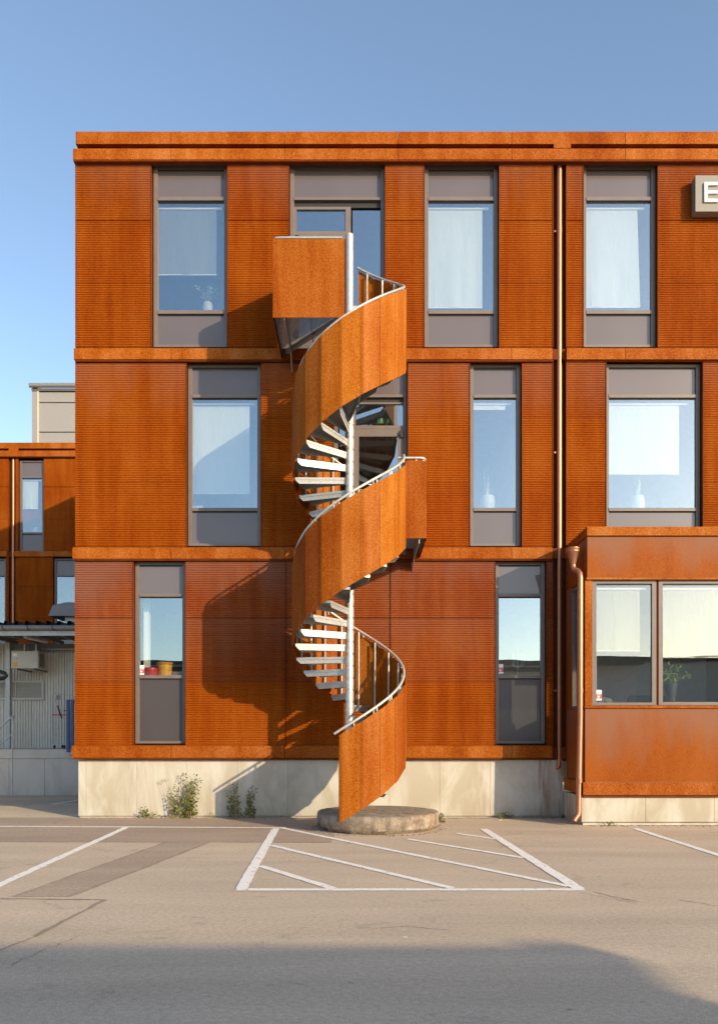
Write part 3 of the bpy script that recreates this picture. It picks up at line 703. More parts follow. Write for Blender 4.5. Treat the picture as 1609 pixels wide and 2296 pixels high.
# pots on ground floor sill
zs = PZ(1516, D0 + .2) + .002
MB().lathe([(.12, 0), (.16, .11), (.15, .16), (.13, .165), (.12, .1)], 0, 0, 24).build('bowl', M['red'], None, True, loc=(PX(338, d_in), .36, zs), label='shiny red bowl on the ground floor window sill', cat='bowl')
MB().lathe([(.13, 0), (.135, .22), (.16, .235), (.165, .255), (.13, .27), (.12, .27), (.11, .2)], 0, 0, 24).build('canister', M['yellow'], None, True, loc=(PX(371, d_in), .36, zs), label='yellow canister with rim on the ground floor window sill', cat='canister')
MB().lathe([(.11, 0), (.12, .08), (.10, .09), (.09, .05)], 0, 0, 24).build('bowl', M['pot'], None, True, loc=(PX(400, d_in), .36, zs), label='low white bowl on the ground floor window sill', cat='bowl')
m = MB()
for k in range(3): m.box(-.2 + .01 * k, .12 - .02 * k, -.1, .1, .022 * k, .02 + .022 * k)
m.build('paper_stack', M['white'], None, loc=(PX(447, d_in), .34, PZ(1140, D0 + .2) + .002), label='low stack of white papers on the first floor sill', cat='papers')
cs = empty('candlestick', (PX(1160, d_in), .35, PZ(1516, D0 + .2) + .002), label='white candle holder with slim candles in the ground floor window', cat='candlestick')
m = MB(); m.lathe([(.07, 0), (.07, .015), (.012, .03), (.012, .18), (.03, .2)], 0, 0, 14); m.tube([(-.11, 0, .27), (-.08, 0, .2), (0, 0, .17), (.08, 0, .2), (.11, 0, .27)], .008, 6); m.build('stand', M['white'], cs, True)
for x, L, t in ((-.11, .26, .03), (-.06, .24, -.02), (0.0, .42, .01), (.06, .26, .015), (.11, .25, .02)): MB().tube([(x, 0, .2), (x + t, 0, .2 + L)], .009, 6).build('candle', M['white'], cs)
bx('interior_column', M['white'], ob, PX(316, d_in), PX(327, d_in), .55, .7, PZ(1672) + .052, PZ(1226) - .302)

# ------------------------------------------------------------------ sign
sg = empty('wall_sign', (PX(1558, D0 - .2), -0.02, PZ(474, D0 - .2)), label='pale metal sign box with raised white letter E high on the facade', cat='sign')
SH = PZ(393, D0 - .2) - PZ(474, D0 - .2)
MB().box(0, 1.9, -.18, -.01, 0, SH).build('sign_box', M['signmetal'], sg)
bx('bracket', M['signmetal'], sg, .1, .2, -.01, .02, .1, .5); bx('bracket', M['signmetal'], sg, 1.6, 1.7, -.01, .02, .1, .5)
ex = PX(1576.5, D0 - .2) - PX(1558, D0 - .2); ez = PZ(455, D0 - .2) - PZ(474, D0 - .2); eh = PZ(411, D0 - .2) - PZ(455, D0 - .2); ew = .25
m = MB(); t_ = .052
m.box(ex, ex + t_, -.215, -.181, ez, ez + eh)
for zz in (ez, ez + eh / 2 - t_ / 2, ez + eh - t_): m.box(ex + t_, ex + ew, -.215, -.181, zz, zz + t_)
m.build('letter', M['white'], sg)

# ------------------------------------------------------------------ spiral staircase
XC, YC = -0.155, 13.0 - D0
RP, RH, RT = 0.93, 0.895, 0.895
st = empty('spiral_staircase', (XC, YC, 0), label='spiral staircase with rusty curved balustrade and galvanised treads', cat='staircase')
def pol(r, th, z): a = R_(th); return (r * math.sin(a), -r * math.cos(a), z)
RISE1 = 3.54 / 18
Z1, Z2 = 4.95, 8.60
TH1, TH2 = 455.0, 550.0                     # first landing from / to
RISE2 = (Z2 - Z1) / 18
TH3 = TH2 + 340.0                           # top landing from
def zb1(th): return 0.268 + 3.54 * th / 360.0             # lower panel edge, flight 1
def zb2(th): return 6.62 + RISE2 * 18 * (th - 720) / 360.0
def zh1(th): return 1.690 + 3.54 * th / 360.0
def zh2(th): return 8.00 + RISE2 * 18 * (th - 720) / 360.0
MB().tube([(0, 0, .25), (0, 0, PZ(527, 13.0))], .0625, 24).build('pole', M['galv'], st, True)
# treads
def tread_mesh(span=22.0, r0=.075, r1=RT):
    m = MB()
    def plate(th, depth, thick, lip):
        a = R_(th); t = Vector((math.cos(a), math.sin(a), 0)) * thick / 2
        def P(r, z, s): v = Vector(pol(r, th, z)); return v + t * s
        pts = [(r0, -depth), (r1 - .07, -depth), (r1, -.035), (r1, 0.004), (r0, 0.004)]
        n = len(m.v)
        for s in (-1, 1):
            for (r, z) in pts: m.v.append(tuple(P(r, z, s)))
        k = len(pts)
        m.f.append(tuple(range(n, n + k))); m.f.append(tuple(range(n + k, n + 2 * k))[::-1])
        for i in range(k): j = (i + 1) % k; m.f.append((n + i, n + k + i, n + k + j, n + j))
        m.m += [0] * (k + 2)
        # projecting lip on top
        L = Vector((math.cos(a), math.sin(a), 0)) * lip
        q = [Vector(pol(r0, th, -.036)), Vector(pol(r1 - .002, th, -.036))]; q2 = [Vector(pol(r0, th, .002)), Vector(pol(r1 - .002, th, .002))]
        m.quad(q[0] + L, q[1] + L, q2[1] + L, q2[0] + L); m.quad(q2[0], q2[0] + L, q2[1] + L, q2[1]); m.quad(q[0], q[1], q[1] + L, q[0] + L)
    plate(0, .10, .004, -.010); plate(span, .10, .004, .010)
    for i in range(6):
        a, b = span * i / 6, span * (i + 1) / 6
        m.quad(pol(r1, a, -.036), pol(r1, b, -.036), pol(r1, b, .004), pol(r1, a, .004))
    m.tube([(0, 0, -.14), (0, 0, .03)], .071, 20, False)
    return m.mesh('tread', M['galv'], False)
def grating_mesh(span=22.0, r0=.085, r1=RT - .006):
    m = MB(); mid = span / 2; ha = R_(span / 2)
    def bar(p, q, w_, dz):
        p, q = Vector(p), Vector(q); t = (q - p)
        if t.length < .02: return
        n = Vector((-t.y, t.x)).normalized() * w_ / 2
        P = [(p - n), (q - n), (q + n), (p + n)]
        m.hexa([(v.x, v.y, -dz - .002) for v in P] + [(v.x, v.y, -.002) for v in P])
    ax = Vector((math.sin(R_(mid)), -math.cos(R_(mid)))); pr = Vector((math.cos(R_(mid)), math.sin(R_(mid))))
    u = -.17
    while u <= .171:
        ra = max(r0, abs(u) / math.tan(ha) + .01); rb = math.sqrt(max(r1 * r1 - u * u, 0))
        if rb > ra + .03: bar(ax * ra + pr * u, ax * rb + pr * u, .0035, .028)
        u += .017
    r = r0 + .03
    while r < r1 - .01:
        hw = min(r * math.tan(ha) - .004, math.sqrt(max(r1 * r1 - r * r, 0)))
        bar(ax * r - pr * hw, ax * r + pr * hw, .004, .012); r += .033
    return m.mesh('grating', M['galv'])
TM, GM = tread_mesh(), grating_mesh()
PM = MB().tube([(0, 0, -.015), (0, 0, 1.0)], .015, 8).mesh('post', M['galv'], True)
def add_post(th, z0, z1, r=RH - .03):
    p = link('post', PM, st, pol(r, th, z0), R_(th)); p.scale = (1, 1, (z1 - z0)); return p
k = 0; th = 20.0
while th + 20 <= TH1 - 8:
    z = .257 + 3.54 * (th + 20) / 360
    o = link('tread', TM, st, (0, 0, z), R_(th - 1)); link('grating', GM, o)
    if k % 1 == 0: add_post(th + 10, z, zh1(th + 10) - .03)
    th += 20; k += 1
for k in range(1, 18):
    th = TH2 + 20 * (k - 1); z = Z1 + RISE2 * k
    o = link('tread', TM, st, (0, 0, z), R_(th - 1)); link('grating', GM, o)
    add_post(th + 10, z, zh2(th + 10) - .03)
# balustrade panels: one mesh per flight, turned and lifted
def panel_mesh(rise, hgt, span=20.0, fold=3.2):
    m = MB(); A = [(0, -.012), (.55, .004), (fold, .012), (span - .15, .0), (span + .35, -.004)]
    for i in range(len(A) - 1):
        (a, oa), (b, ob_) = A[i], A[i + 1]
        za, zb_ = rise * a / 20, rise * b / 20; ra, rb = RP + oa, RP + ob_
        P = [pol(ra, a, za), pol(rb, b, zb_), pol(rb - .004, b, zb_), pol(ra - .004, a, za)]
        Q = [(p[0], p[1], p[2] + hgt) for p in P]
        m.hexa(P + Q)
    return m.mesh('balustrade_panel', M['stairrust'])
H1 = 1.35
P1, P2 = panel_mesh(RISE1, H1), panel_mesh(RISE2, H1)
th = -9.5
while th < 448:
    link('balustrade_panel', P1, st, (0, 0, zb1(th)), R_(th)); th += 20
th = TH2 + 0.5
while th < TH3 - 1:
    link('balustrade_panel', P2, st, (0, 0, zb2(th)), R_(th)); th += 20
# handrails
def helix(a, b, f, r=RH): 
    n = max(2, int(abs(b - a) / 4)); return [pol(r, a + (b - a) * i / n, f(a + (b - a) * i / n)) for i in range(n + 1)]
LX1, LXT = 1.113 - XC, -1.416 - XC           # landing outer edges in stair space
zl1, zl2 = PZ(1026, 13.0), PZ(531.5, 13.0)
pth = helix(-14.5, 449, zh1)
pth += [pol(RH, 453, zh1(450) + .035), pol(RH + .012, 457, zh1(450) + .05)]
MB().tube(pth, .0212, 10).build('handrail', M['rail'], st, True)
MB().tube([(.80, .02, zl1), (LX1 - .10, .02, zl1), (LX1 - .05, .03, zl1), (LX1 - .02, .07, zl1 - .01), (LX1 - .02, .12, zl1 - .01), (LX1 - .02, 1.40, zl1 - .01)], .0212, 10).build('handrail', M['galv'], st, True)
MB().tube(helix(TH2 - 6, TH3 + 2, zh2), .0212, 10).build('handrail', M['galv'], st, True)
MB().tube([(-.12, .02, zl2), (LXT + .12, .02, zl2), (LXT + .05, .03, zl2), (LXT + .02, .08, zl2 - .012), (LXT + .02, .2, zl2 - .012), (LXT + .02, 1.40, zl2 - .012)], .0212, 10).build('handrail', M['galv'], st, True)
# rail stand-offs above the panels
SM = MB().tube([(0, 0, 0), (0, 0, .06)], .008, 6).mesh('rail_bracket', M['galv'])
th = 5.0
while th < 448: link('rail_bracket', SM, st, pol(RH, th, zh1(th) - .075), 0); th += 20
th = TH2 + 10
while th < TH3: link('rail_bracket', SM, st, pol(RH, th, zh2(th) - .075), 0); th += 20
for x in (-1.1, -.85, -.6, -.35): link('rail_bracket', SM, st, (x, .02, zl2 - .075), 0)
for x in (.86, 1.1): link('rail_bracket', SM, st, (x, .02, zl1 - .075), 0)
# landings
def landing(x0, x1, y0, y1, z, beams):
    m = MB(); t_ = .006; h_ = .12
    m.box(x0, x1, y0, y0 + t_, z - h_, z); m.box(x0, x1, y1 - t_, y1, z - h_, z); m.box(x0, x0 + t_, y0 + t_, y1 - t_, z - h_, z); m.box(x1 - t_, x1, y0 + t_, y1 - t_, z - h_, z)
    for b in beams: m.hexa(b)
    ln = m.build('landing', M['galv'], st)
    g = MB(); x = x0 + .02
    while x < x1 - .01: g.box(x, x + .0035, y0 + t_ + .001, y1 - t_ - .001, z - .030, z - .002); x += .024
    y = y0 + .02
    while y < y1 - .01: g.box(x0 + t_ + .001, x1 - t_ - .001, y, y + .004, z - .015, z - .004); y += .033
    g.build('grating', M['galv'], ln)
    return ln
def flat(x0, y0, x1, y1, w_, z0, z1):
    p, q = Vector((x0, y0)), Vector((x1, y1)); n = (q - p).normalized(); n = Vector((-n.y, n.x)) * w_ / 2
    P = [p - n, q - n, q + n, p + n]; return [(v.x, v.y, z0) for v in P] + [(v.x, v.y, z1) for v in P]
landing(-.20, LX1 - .012, .005, 1.47, Z1, [flat(.2, .1, 1.0, 1.4, .05, Z1 - .13, Z1 - .05), flat(LX1 - .12, .03, LX1 - .12, 1.46, .012, Z1 - .26, Z1 - .035)])
landing(LXT + .012, .17, .005, 1.47, Z2, [flat(-.1, .15, LXT + .1, 1.40, .06, Z2 - .12, Z2 - .05), flat(-1.07, .03, -1.07, 1.46, .012, Z2 - .22, Z2 - .035), flat(-.66, .03, -.66, 1.46, .006, Z2 - .12, Z2 - .035)])
# wall bracket plates
for x, z in ((-1.07, Z2), (LX1 - .12, Z1)):
    m = MB(); m.prism([(1.15, z - .22), (1.47, z - .42), (1.47, z - .2)], x - .008, x + .008, 'x'); m.build('wall_bracket', M['galv'], st)
def lpanel(x0, x1, y0, y1, z0, z1): return bx('balustrade_panel', M['stairrust'], st, x0, x1, y0, y1, z0, z1)
zt2, zbt2 = PZ(536, 13.0), PZ(712, 13.0); zt1, zbt1 = PZ(1033, 13.0), PZ(1207, 13.0)
lpanel(LXT, PX(775, 13.0) - XC, -.004, 0.0, zbt2, zt2); lpanel(LXT, LXT + .004, .002, 1.43, zbt2, zt2)
lpanel(RP - .005, LX1, -.004, 0.0, zbt1, zt1); lpanel(LX1 - .004, LX1, .002, 1.43, zbt1, zt1)
lpanel(.17, .174, .96, 1.43, Z2 - .2, zt2)
for x, y in ((LXT + .05, .05), (LXT + .05, .7), (LXT + .05, 1.35), (-.7, .05), (-.25, .05)): 
    p = link('post', PM, st, (x, y, Z2), 0); p.scale = (1, 1, zl2 - Z2 - .02)
for x, y in ((LX1 - .05, .05), (LX1 - .05, .7), (LX1 - .05, 1.35)):
    p = link('post', PM, st, (x, y, Z1), 0); p.scale = (1, 1, zl1 - Z1 - .02)

# ------------------------------------------------------------------ round footing
m = MB(); seg = 72; rng = random.Random(3); prof = [(.84, -.06), (.93, .015), (.995, .065), (1.0, .13), (1.0, .21), (.995, .258), (.98, .275), (.95, .282), (.6, .285), (.0, .287)]
n0 = 0
for i, (r, z) in enumerate(prof):
    for k in range(seg):
        a = 2 * math.pi * k / seg
        j = (rng.uniform(-.045, .03) if i < 3 else rng.uniform(-.012, .008)) + .018 * math.sin(3 * a + 1) + .01 * math.sin(7 * a)
        m.v.append(((r + (j if r > .1 else 0)) * math.cos(a), (r + (j if r > .1 else 0)) * math.sin(a), z + (rng.uniform(-.035, .02) if i in (0, 1) else 0)))
for i in range(len(prof) - 1):
    for k in range(seg):
        k2 = (k + 1) % seg; m.f.append((i * seg + k, i * seg + k2, (i + 1) * seg + k2, (i + 1) * seg + k)); m.m.append(0)
m.build('concrete_footing', M['footing'], None, True, loc=(PX(845, 13.0), YC, 0), label='low round weathered concrete footing under the spiral staircase', cat='footing')

# ------------------------------------------------------------------ weeds
def weed(x, hgt, nst, spread, label, y=-.04, seed=0, dry=0, group=None, leaf=.075):
    rnd = random.Random(seed); e = empty('weed', (x, y, 0), label=label, cat='weed', group=group)
    m = MB(); s = MB()
    for i in range(nst):
        bx_ = rnd.uniform(-.5, .5) * spread; L = hgt * rnd.uniform(.6, 1.0) if i else hgt
        lean = rnd.uniform(-.18, .18) * L; by = rnd.uniform(-.05, .01)
        pts = [Vector((bx_ + lean * t * t + .02 * math.sin(5 * t + i), by + .02 * math.sin(4 * t + i * 2), L * t)) for t in (0, .25, .5, .75, 1)]
        s.tube(pts, [.006, .005, .004, .003, .002], 5, False)
        nl = int(12 + L * 58)
        for k in range(nl):
            t = rnd.uniform(.05, 1.02); q = min(3, int(t * 4)); c = pts[q].lerp(pts[q + 1], min(1, t * 4 - q))
            d = Vector((rnd.uniform(-1, 1), rnd.uniform(-.9, .35), rnd.uniform(-.35, .9))).normalized(); l_ = rnd.uniform(.6, 1.15) * leaf * (1.1 - .4 * t)
            c = c + d * rnd.uniform(0, .05)
            sd = d.cross(Vector((rnd.uniform(-.4, .4), 1, rnd.uniform(-.2, .6)))).normalized() * l_ * .22; dr = Vector((0, 0, -.12 * l_))
            m.quad(c, c + d * l_ * .5 + sd, c + d * l_ + dr); m.quad(c, c + d * l_ + dr, c + d * l_ * .5 - sd)
    for i in range(dry):
        L = hgt * rnd.uniform(1.0, 1.2); x0 = rnd.uniform(-.6, -.3) * spread
        pts = [Vector((x0 - .22 * L * t + .04 * math.sin(3 * t), -.03, L * t)) for t in (0, .3, .6, .85, 1)]
        s.tube(pts, [.004, .0035, .003, .002, .0015], 5, False)
        for k in range(14):
            t = rnd.uniform(.65, 1); c = pts[3].lerp(pts[4], t); s.tube([c, c + Vector((rnd.uniform(-.06, .06), rnd.uniform(-.03, .03), rnd.uniform(.0, .06)))], .0012, 3, False)
    m.build('leaves', M['leaf'], e); s.build('stem', M['leafdry'], e)
    return e
def wx(z): return ((340 + z / 4.234) / 1.1927 - CX) * D0 / FPX
weed(wx(215), .21, 2, .05, 'small upright weed at the plinth below the left ground floor window', seed=1)
weed(wx(305), .10, 3, .12, 'tiny weed tuft between the upright weed and the big bush', seed=2, leaf=.045)
weed(wx(640), .62, 9, .42, 'big leafy weed bush with dry stems growing at the plinth', seed=3, dry=2)
weed(wx(745), .82, 5, .16, 'tallest leafy weed rising out of the bush at the plinth', seed=4)
weed(wx(975), .08, 2, .04, 'lone tiny weed by the shadow edge on the plinth', seed=5, leaf=.04)
weed(wx(1190), .64, 3, .09, 'tall slim leafy weed in the stair shadow on the plinth', seed=6)
weed(wx(1275), .58, 2, .05, 'thin weed stalk close to the tall slim weed', seed=7, leaf=.05)
weed(wx(1420), .56, 4, .18, 'leaning leafy weed nearest the round footing', seed=8)
weed(PX(989, 13.7), .17, 5, .14, 'small green weed growing against the side of the round footing', y=-.75, seed=9, leaf=.05)
weed(PX(1128), .09, 7, .30, 'low spreading weed at the plinth foot near the drainpipe', seed=10, leaf=.045)
weed(PX(1365, 13.25), .05, 5, .2, 'sparse weeds at the foot of the bay plinth', y=BY - .03, seed=11, leaf=.035)

# ------------------------------------------------------------------ loading dock, left, behind the corner
DF = 19.6; DYF = DF - D0; DWALL = 21.5; DYW = DWALL - D0
def dx(px, d): return (px / 1.1927 - CX) * d / FPX       # source pixel column to metres
def dz(py, d): return EYE + (HZ - py / 1.1927) * d / FPX
dock = empty('loading_dock', (0, 0, 0), label='grey concrete loading dock beside the rusty building corner', cat='loading dock')
DZ = 1.16
bx('deck', M['dock'], dock, -24, XL - .02, DYF - .02, DYW + .5, dz(2028, DF), DZ)
jx = [-24, dx(-166, DF), dx(-70, DF), dx(24.8, DF), dx(120, DF), dx(215, DF), XL - .02]
for i in range(len(jx) - 1): bx('dock_panel', M['dock'], dock, jx[i] + .004, jx[i + 1] - .004, DYF, DYF + .05, .01, dz(2028, DF) - .006)
bx('dock_core', M['dock'], dock, -24, XL - .02, DYF + .052, DYW + .5, -.05, dz(2028, DF) - .002)
# shed wall with trapezoid sheets standing on the deck
shed = empty('shed', (0, DYW, DZ), label='corrugated steel shed wall with louvres standing on the loading dock', cat='shed')
sheet_w = .9; x = -17.0; SHH = dz(1722, DWALL) - DZ
def vcorr(w_, h_, pitch, dep, seg=((0, 0), (.3, 0), (.45, 1), (.8, 1), (.95, 0))):
    m = MB(); X = []; x = 0.0
    while x < w_ - 1e-6:
        for (u, v) in seg:
            if x + u * pitch <= w_: X.append((x + u * pitch, -dep * v))
        x += pitch
    X.append((w_, 0))
    for (a, y) in X: m.v += [(a, y, 0), (a, y, h_)]
    for i in range(len(X) - 1): m.f.append((2 * i, 2 * i + 2, 2 * i + 3, 2 * i + 1)); m.m.append(0)
    return m
VS = vcorr(sheet_w - .004, SHH, .075, .022).mesh('wall_sheet', M['steelwall'])
while x < XL - .1:
    link('wall_sheet', VS, shed, (x, 0, 0)); x += sheet_w
bx('backing', M['steeldark'], shed, -17, XL - .3, .01, .1, 0.0, SHH)
def louvre(x0, x1, z0, z1):
    m = MB(); f = .055
    m.box(x0, x1, -.07, -.024, z1 - f, z1); m.box(x0, x1, -.07, -.024, z0, z0 + f); m.box(x0, x0 + f, -.068, -.024, z0 + f, z1 - f); m.box(x1 - f, x1, -.068, -.024, z0 + f, z1 - f)
    mid = x0 + (x1 - x0) * .14; m.box(mid, mid + .035, -.066, -.024, z0 + f, z1 - f)
    l = m.build('louvre', M['ivory'], shed); n = 10
    bx('louvre_back', M['black'], l, x0 + f, x1 - f, -.03, -.0245, z0 + f, z1 - f)
    for i in range(n):
        z = z0 + f + (z1 - z0 - 2 * f) * (i + .5) / n
        b = MB(); b.hexa([(x0 + f, -.066, z - .02), (x1 - f, -.066, z - .02), (x1 - f, -.034, z + .016), (x0 + f, -.034, z + .016), (x0 + f, -.066, z - .016), (x1 - f, -.066, z - .016), (x1 - f, -.034, z + .02), (x0 + f, -.034, z + .02)])
        b.build('slat', M['steelwall'], l)
louvre(dx(31, DWALL), dx(120, DWALL), dz(1872, DWALL) - DZ, dz(1820, DWALL) - DZ); louvre(dx(-70, DWALL), dx(22, DWALL), dz(1872, DWALL) - DZ, dz(1822, DWALL) - DZ)
# canopy
cp = empty('dock_canopy', (0, DYF, 0), label='grey steel canopy with corrugated roof over the loading dock', cat='canopy')
ZC = dz(1700, DF)
m = vcorr(11.0, 2.6, .262, .10, ((0, 0), (.40, 0), (.5, 1), (.72, 1), (.82, 0)))
o = m.build('roof_sheet', M['darkroof'], cp); o.rotation_euler = (R_(-90), 0, 0); o.location = (-16.5, -.06, dz(1674, DF) + .02)
bx('deck_plate', M['steeldark'], cp, -16.5, XL - .12, -.04, 2.5, dz(1674, DF) - .05, dz(1674, DF) - .03)
MB().tube([(-16.5, -.10, dz(1680, DF)), (XL - .14, -.10, dz(1680, DF))], .062, 12).build('gutter', M['steeldark'], cp, True)
for k in range(7): MB().tube([(dx(14 + 66 * (k - 3), DF), -.045, dz(1675, DF)), (dx(14 + 66 * (k - 3), DF), -.17, dz(1676, DF)), (dx(16 + 66 * (k - 3), DF), -.172, dz(1684, DF)), (dx(20 + 66 * (k - 3), DF), -.10, dz(1688, DF))], .010, 6).build('gutter_bracket', M['black'], cp)
bx('front_beam', M['galv'], cp, -16.5, XL - .13, -.025, .06, ZC, dz(1687, DF))
for k in range(13): bx('purlin', M['steeldark'], cp, -13.6 + k * .62, -13.56 + k * .62, .065, 1.80, ZC - .02, ZC + .07)
bx('back_beam', M['steeldark'], cp, dx(26, 21.2), XL - .13, 1.52, 1.60, dz(1739, 21.2), dz(1723, 21.2))
bx('post', M['galv'], cp, dx(20.5, 21.0), dx(31, 21.0), 1.30, 1.44, DZ, ZC - .025)
MB().tube([(dx(118, 21.2), 1.45, dz(1737, 21.2)), (XL - .2, 1.45, dz(1737, 21.2))], .02, 8).build('conduit', M['galv'], cp)
MB().tube([(dx(72, 20.2), .5, dz(1704, 20.2)), (dx(130, 21), 1.3, dz(1717, 21))], .05, 10).build('lamp_tube', M['white'], cp)
# cooling unit under the canopy
AD = 20.6; au = empty('cooling_unit', (dx(31, AD), AD - D0, dz(1787, AD)), label='ivory wall mounted cooling unit with yellow sticker under the canopy', cat='cooling unit')
aw = dx(103, AD) - dx(31, AD); ah = dz(1741, AD) - dz(1787, AD)
MB().box(0, aw, 0, .40, 0, ah).build('casing', M['ivory'], au)
bx('front_cover', M['ivory'], au, .03, aw - .03, -.012, -.002, .03, ah - .03); bx('yellow_label', M['yellow'], au, .035, .165, -.017, -.0135, .035, .15)
bx('paper_label', M['white'], au, .04, .15, -.017, -.0135, ah - .14, ah - .05); MB().tube([(.16, -.01, ah * .55), (.16, -.03, ah * .55)], .012, 8).build('knob', M['black'], au)
bx('side_grille', M['steeldark'], au, aw + .001, aw + .012, .06, .34, .05, ah - .05)
for x in (.12, aw - .15): bx('wall_bracket', M['steeldark'], au, x, x + .04, .0, .88, -.04, -.002); 
for x in (.28, aw - .12): bx('hanger', M['galv'], au, x, x + .035, .1, .14, ah + .001, ah + .19)
# bent duct
MB().tube([(dx(-60, 20.8), 20.9 - D0, dz(1790, 20.8)), (dx(-5, 20.8), 20.9 - D0, dz(1795, 20.8)), (dx(10, 20.8), 20.9 - D0, dz(1800, 20.8)), (dx(14, 20.8), 20.9 - D0, dz(1806, 20.8)), (dx(8, 20.8), 20.9 - D0, dz(1812, 20.8)), (dx(-10, 20.8), 20.9 - D0, dz(1815, 20.8)), (dx(-60, 20.8), 20.9 - D0, dz(1815, 20.8))], .05, 12).build('duct', M['black'], None, True, label='dark bent duct on the shed wall left of the steel post', cat='duct')
# roll cage
RC = 20.5; rc = empty('roll_cage', (dx(141, RC), RC - D0, DZ), label='chrome wire roll cage with red strap on the loading dock', cat='roll cage')
rw = dx(172, RC) - dx(141, RC); rh = dz(1854, RC) - DZ
MB().tube([(0, 0, .13), (0, 0, rh - .05), (.02, 0, rh), (rw - .04, 0, rh - .02), (rw, 0, rh - .08), (rw, 0, .13)], .013, 8).build('end_frame', M['galv'], rc, True)
MB().tube([(.08, .6, .13), (.08, .6, rh - .05), (.1, .6, rh), (rw - .02, .6, rh - .02), (rw + .05, .6, rh - .08), (rw + .05, .6, .13)], .013, 8).build('end_frame', M['galv'], rc, True)
m = MB()
for k in range(8): z = .2 + (rh - .3) * k / 7; m.tube([(0, 0, z), (rw, 0, z)], .004, 5)
for k in range(1, 4): m.tube([(rw * k / 4, 0, .15), (rw * k / 4, 0, rh - .02)], .004, 5)
m.build('wire_mesh', M['galv'], rc); bx('base', M['galv'], rc, -.02, rw + .12, -.02, .64, .10, .13)
for (x, y) in ((.04, .03), (rw, .03), (.04, .58), (rw, .58)):
    MB().tube([(x - .013, y, .05), (x + .013, y, .05)], .048, 12).build('wheel', M['black'], rc, True)
bx('strap', M['red'], rc, 0.0, rw + .1, -.02, -.016, rh * .60, rh * .60 + .03); MB().tube([(rw * .48, -.03, rh * .78), (rw * .7, -.03, rh * .62), (rw * .85, -.03, rh * .55)], .02, 6).build('strap_end', M['black'], rc)
bx('plate', M['steeldark'], rc, rw * .35, rw * .72, -.02, -.014, rh - .17, rh - .05)
# blue gate
bg_ = empty('blue_gate', (dx(178, 19.45), 19.45 - D0, dz(2012, 19.45)), label='blue painted steel lift gate at the edge of the loading dock', cat='gate')
gh = dz(1871, 19.45) - dz(2012, 19.45); gw = 1.0
for x in (0, .10, gw - .07): bx('upright', M['bluepaint'], bg_, x, x + .065, 0, .06, 0 if x != .1 else .1, gh)
for z in (0.02, gh * .45, gh - .08): bx('rail', M['bluepaint'], bg_, .166, gw - .071, .005, .055, z, z + .06)
bx('latch', M['black'], bg_, -.07, 0.0, .01, .05, gh * .78, gh * .80); bx('foot', M['galv'], bg_, .01, .14, .0, .05, -.05, -.003)
# dock stair railing
m = MB(); rd = 19.4; ry = rd - D0
sr = empty('stair_railing', (0, 0, 0), label='galvanised pipe railing sloping beside the loading dock', cat='railing')
MB().tube([(dx(-60, rd), ry, dz(2000, rd)), (dx(38, rd), ry, dz(1913, rd)), (dx(36, rd), ry, dz(1922, rd))], .02, 8).build('top_rail', M['galv'], sr, True)
MB().tube([(dx(-60, rd), ry, dz(2045, rd)), (dx(33, rd), ry, dz(1964, rd))], .017, 8).build('mid_rail', M['galv'], sr, True)
MB().tube([(dx(34, rd), ry, dz(1916, rd)), (dx(33, rd), ry, 0.0)], .02, 8).build('post', M['galv'], sr, True)
MB().tube([(dx(-55, rd), ry, dz(1996, rd)), (dx(-55, rd), ry, 0.0)], .02, 8).build('post', M['galv'], sr, True)
# roof ventilator on the canopy
VD = 20.4; x0 = dx(150, VD); vt = empty('roof_vent', (x0, VD - D0, dz(1674, DF) + .05), label='grey sheet metal hood of a roof ventilator on the dock canopy', cat='vent')
zb = dz(1654.5, VD) - (dz(1674, DF) + .05); zt = dz(1614, VD) - (dz(1674, DF) + .05)
m = MB(); W_ = 1.3
m.hexa([(0, -.5, zb), (W_, -.5, zb), (W_, .5, zb), (0, .5, zb), (.08, -.42, zb + (zt - zb) * .72), (W_ - .08, -.42, zb + (zt - zb) * .72), (W_ - .08, .42, zb + (zt - zb) * .72), (.08, .42, zb + (zt - zb) * .72)])
m.hexa([(.08, -.42, zb + (zt - zb) * .72), (W_ - .08, -.42, zb + (zt - zb) * .72), (W_ - .08, .42, zb + (zt - zb) * .72), (.08, .42, zb + (zt - zb) * .72), (.34, -.2, zt), (W_ - .34, -.2, zt), (W_ - .34, .2, zt), (.34, .2, zt)])
m.build('hood', M['steeldark'], vt); bx('shaft', M['white'], vt, .34, W_ - .34, -.28, .28, 0, zb)

# ------------------------------------------------------------------ rear wing with the same cladding
rw_ = empty('rear_wing', (0, 0, 0), label='lower rust clad wing set back behind the loading dock', cat='building')
DR = 28.7; RY = DR - D0
def rx(zx): return dx(zx / 5.028, DR)
def rz(zy): return dz(1150 + zy / 5.028, DR)
XW = XL - .3
bx('body', M['pier'], rw_, -30, XW + .2, RY + .30, RY + 10, 0, rz(200))
for (a, b) in ((-1300, 1)  , (1, 900 + 420)):
    bx('fascia_panel', M['band'], rw_, rx(a) + .002, min(rx(b), XW) - .002, RY - .08, RY + .29, rz(257), rz(180))
    bx('band_panel', M['band'], rw_, rx(a) + .002, min(rx(b), XW) - .002, RY - .11, RY + .29, rz(365), rz(291))
bx('fascia_backing', M['pier'], rw_, -30, XW, RY + .05, RY + .29, rz(291) + .002, rz(257) - .002)
bx('fascia_spacer', M['band'], rw_, rx(135), rx(258), RY - .09, RY + .045, rz(291) + .002, rz(257) - .002)
bx('soffit', M['pier'], rw_, -30, XW, RY - .1, RY + .29, rz(376), rz(366))
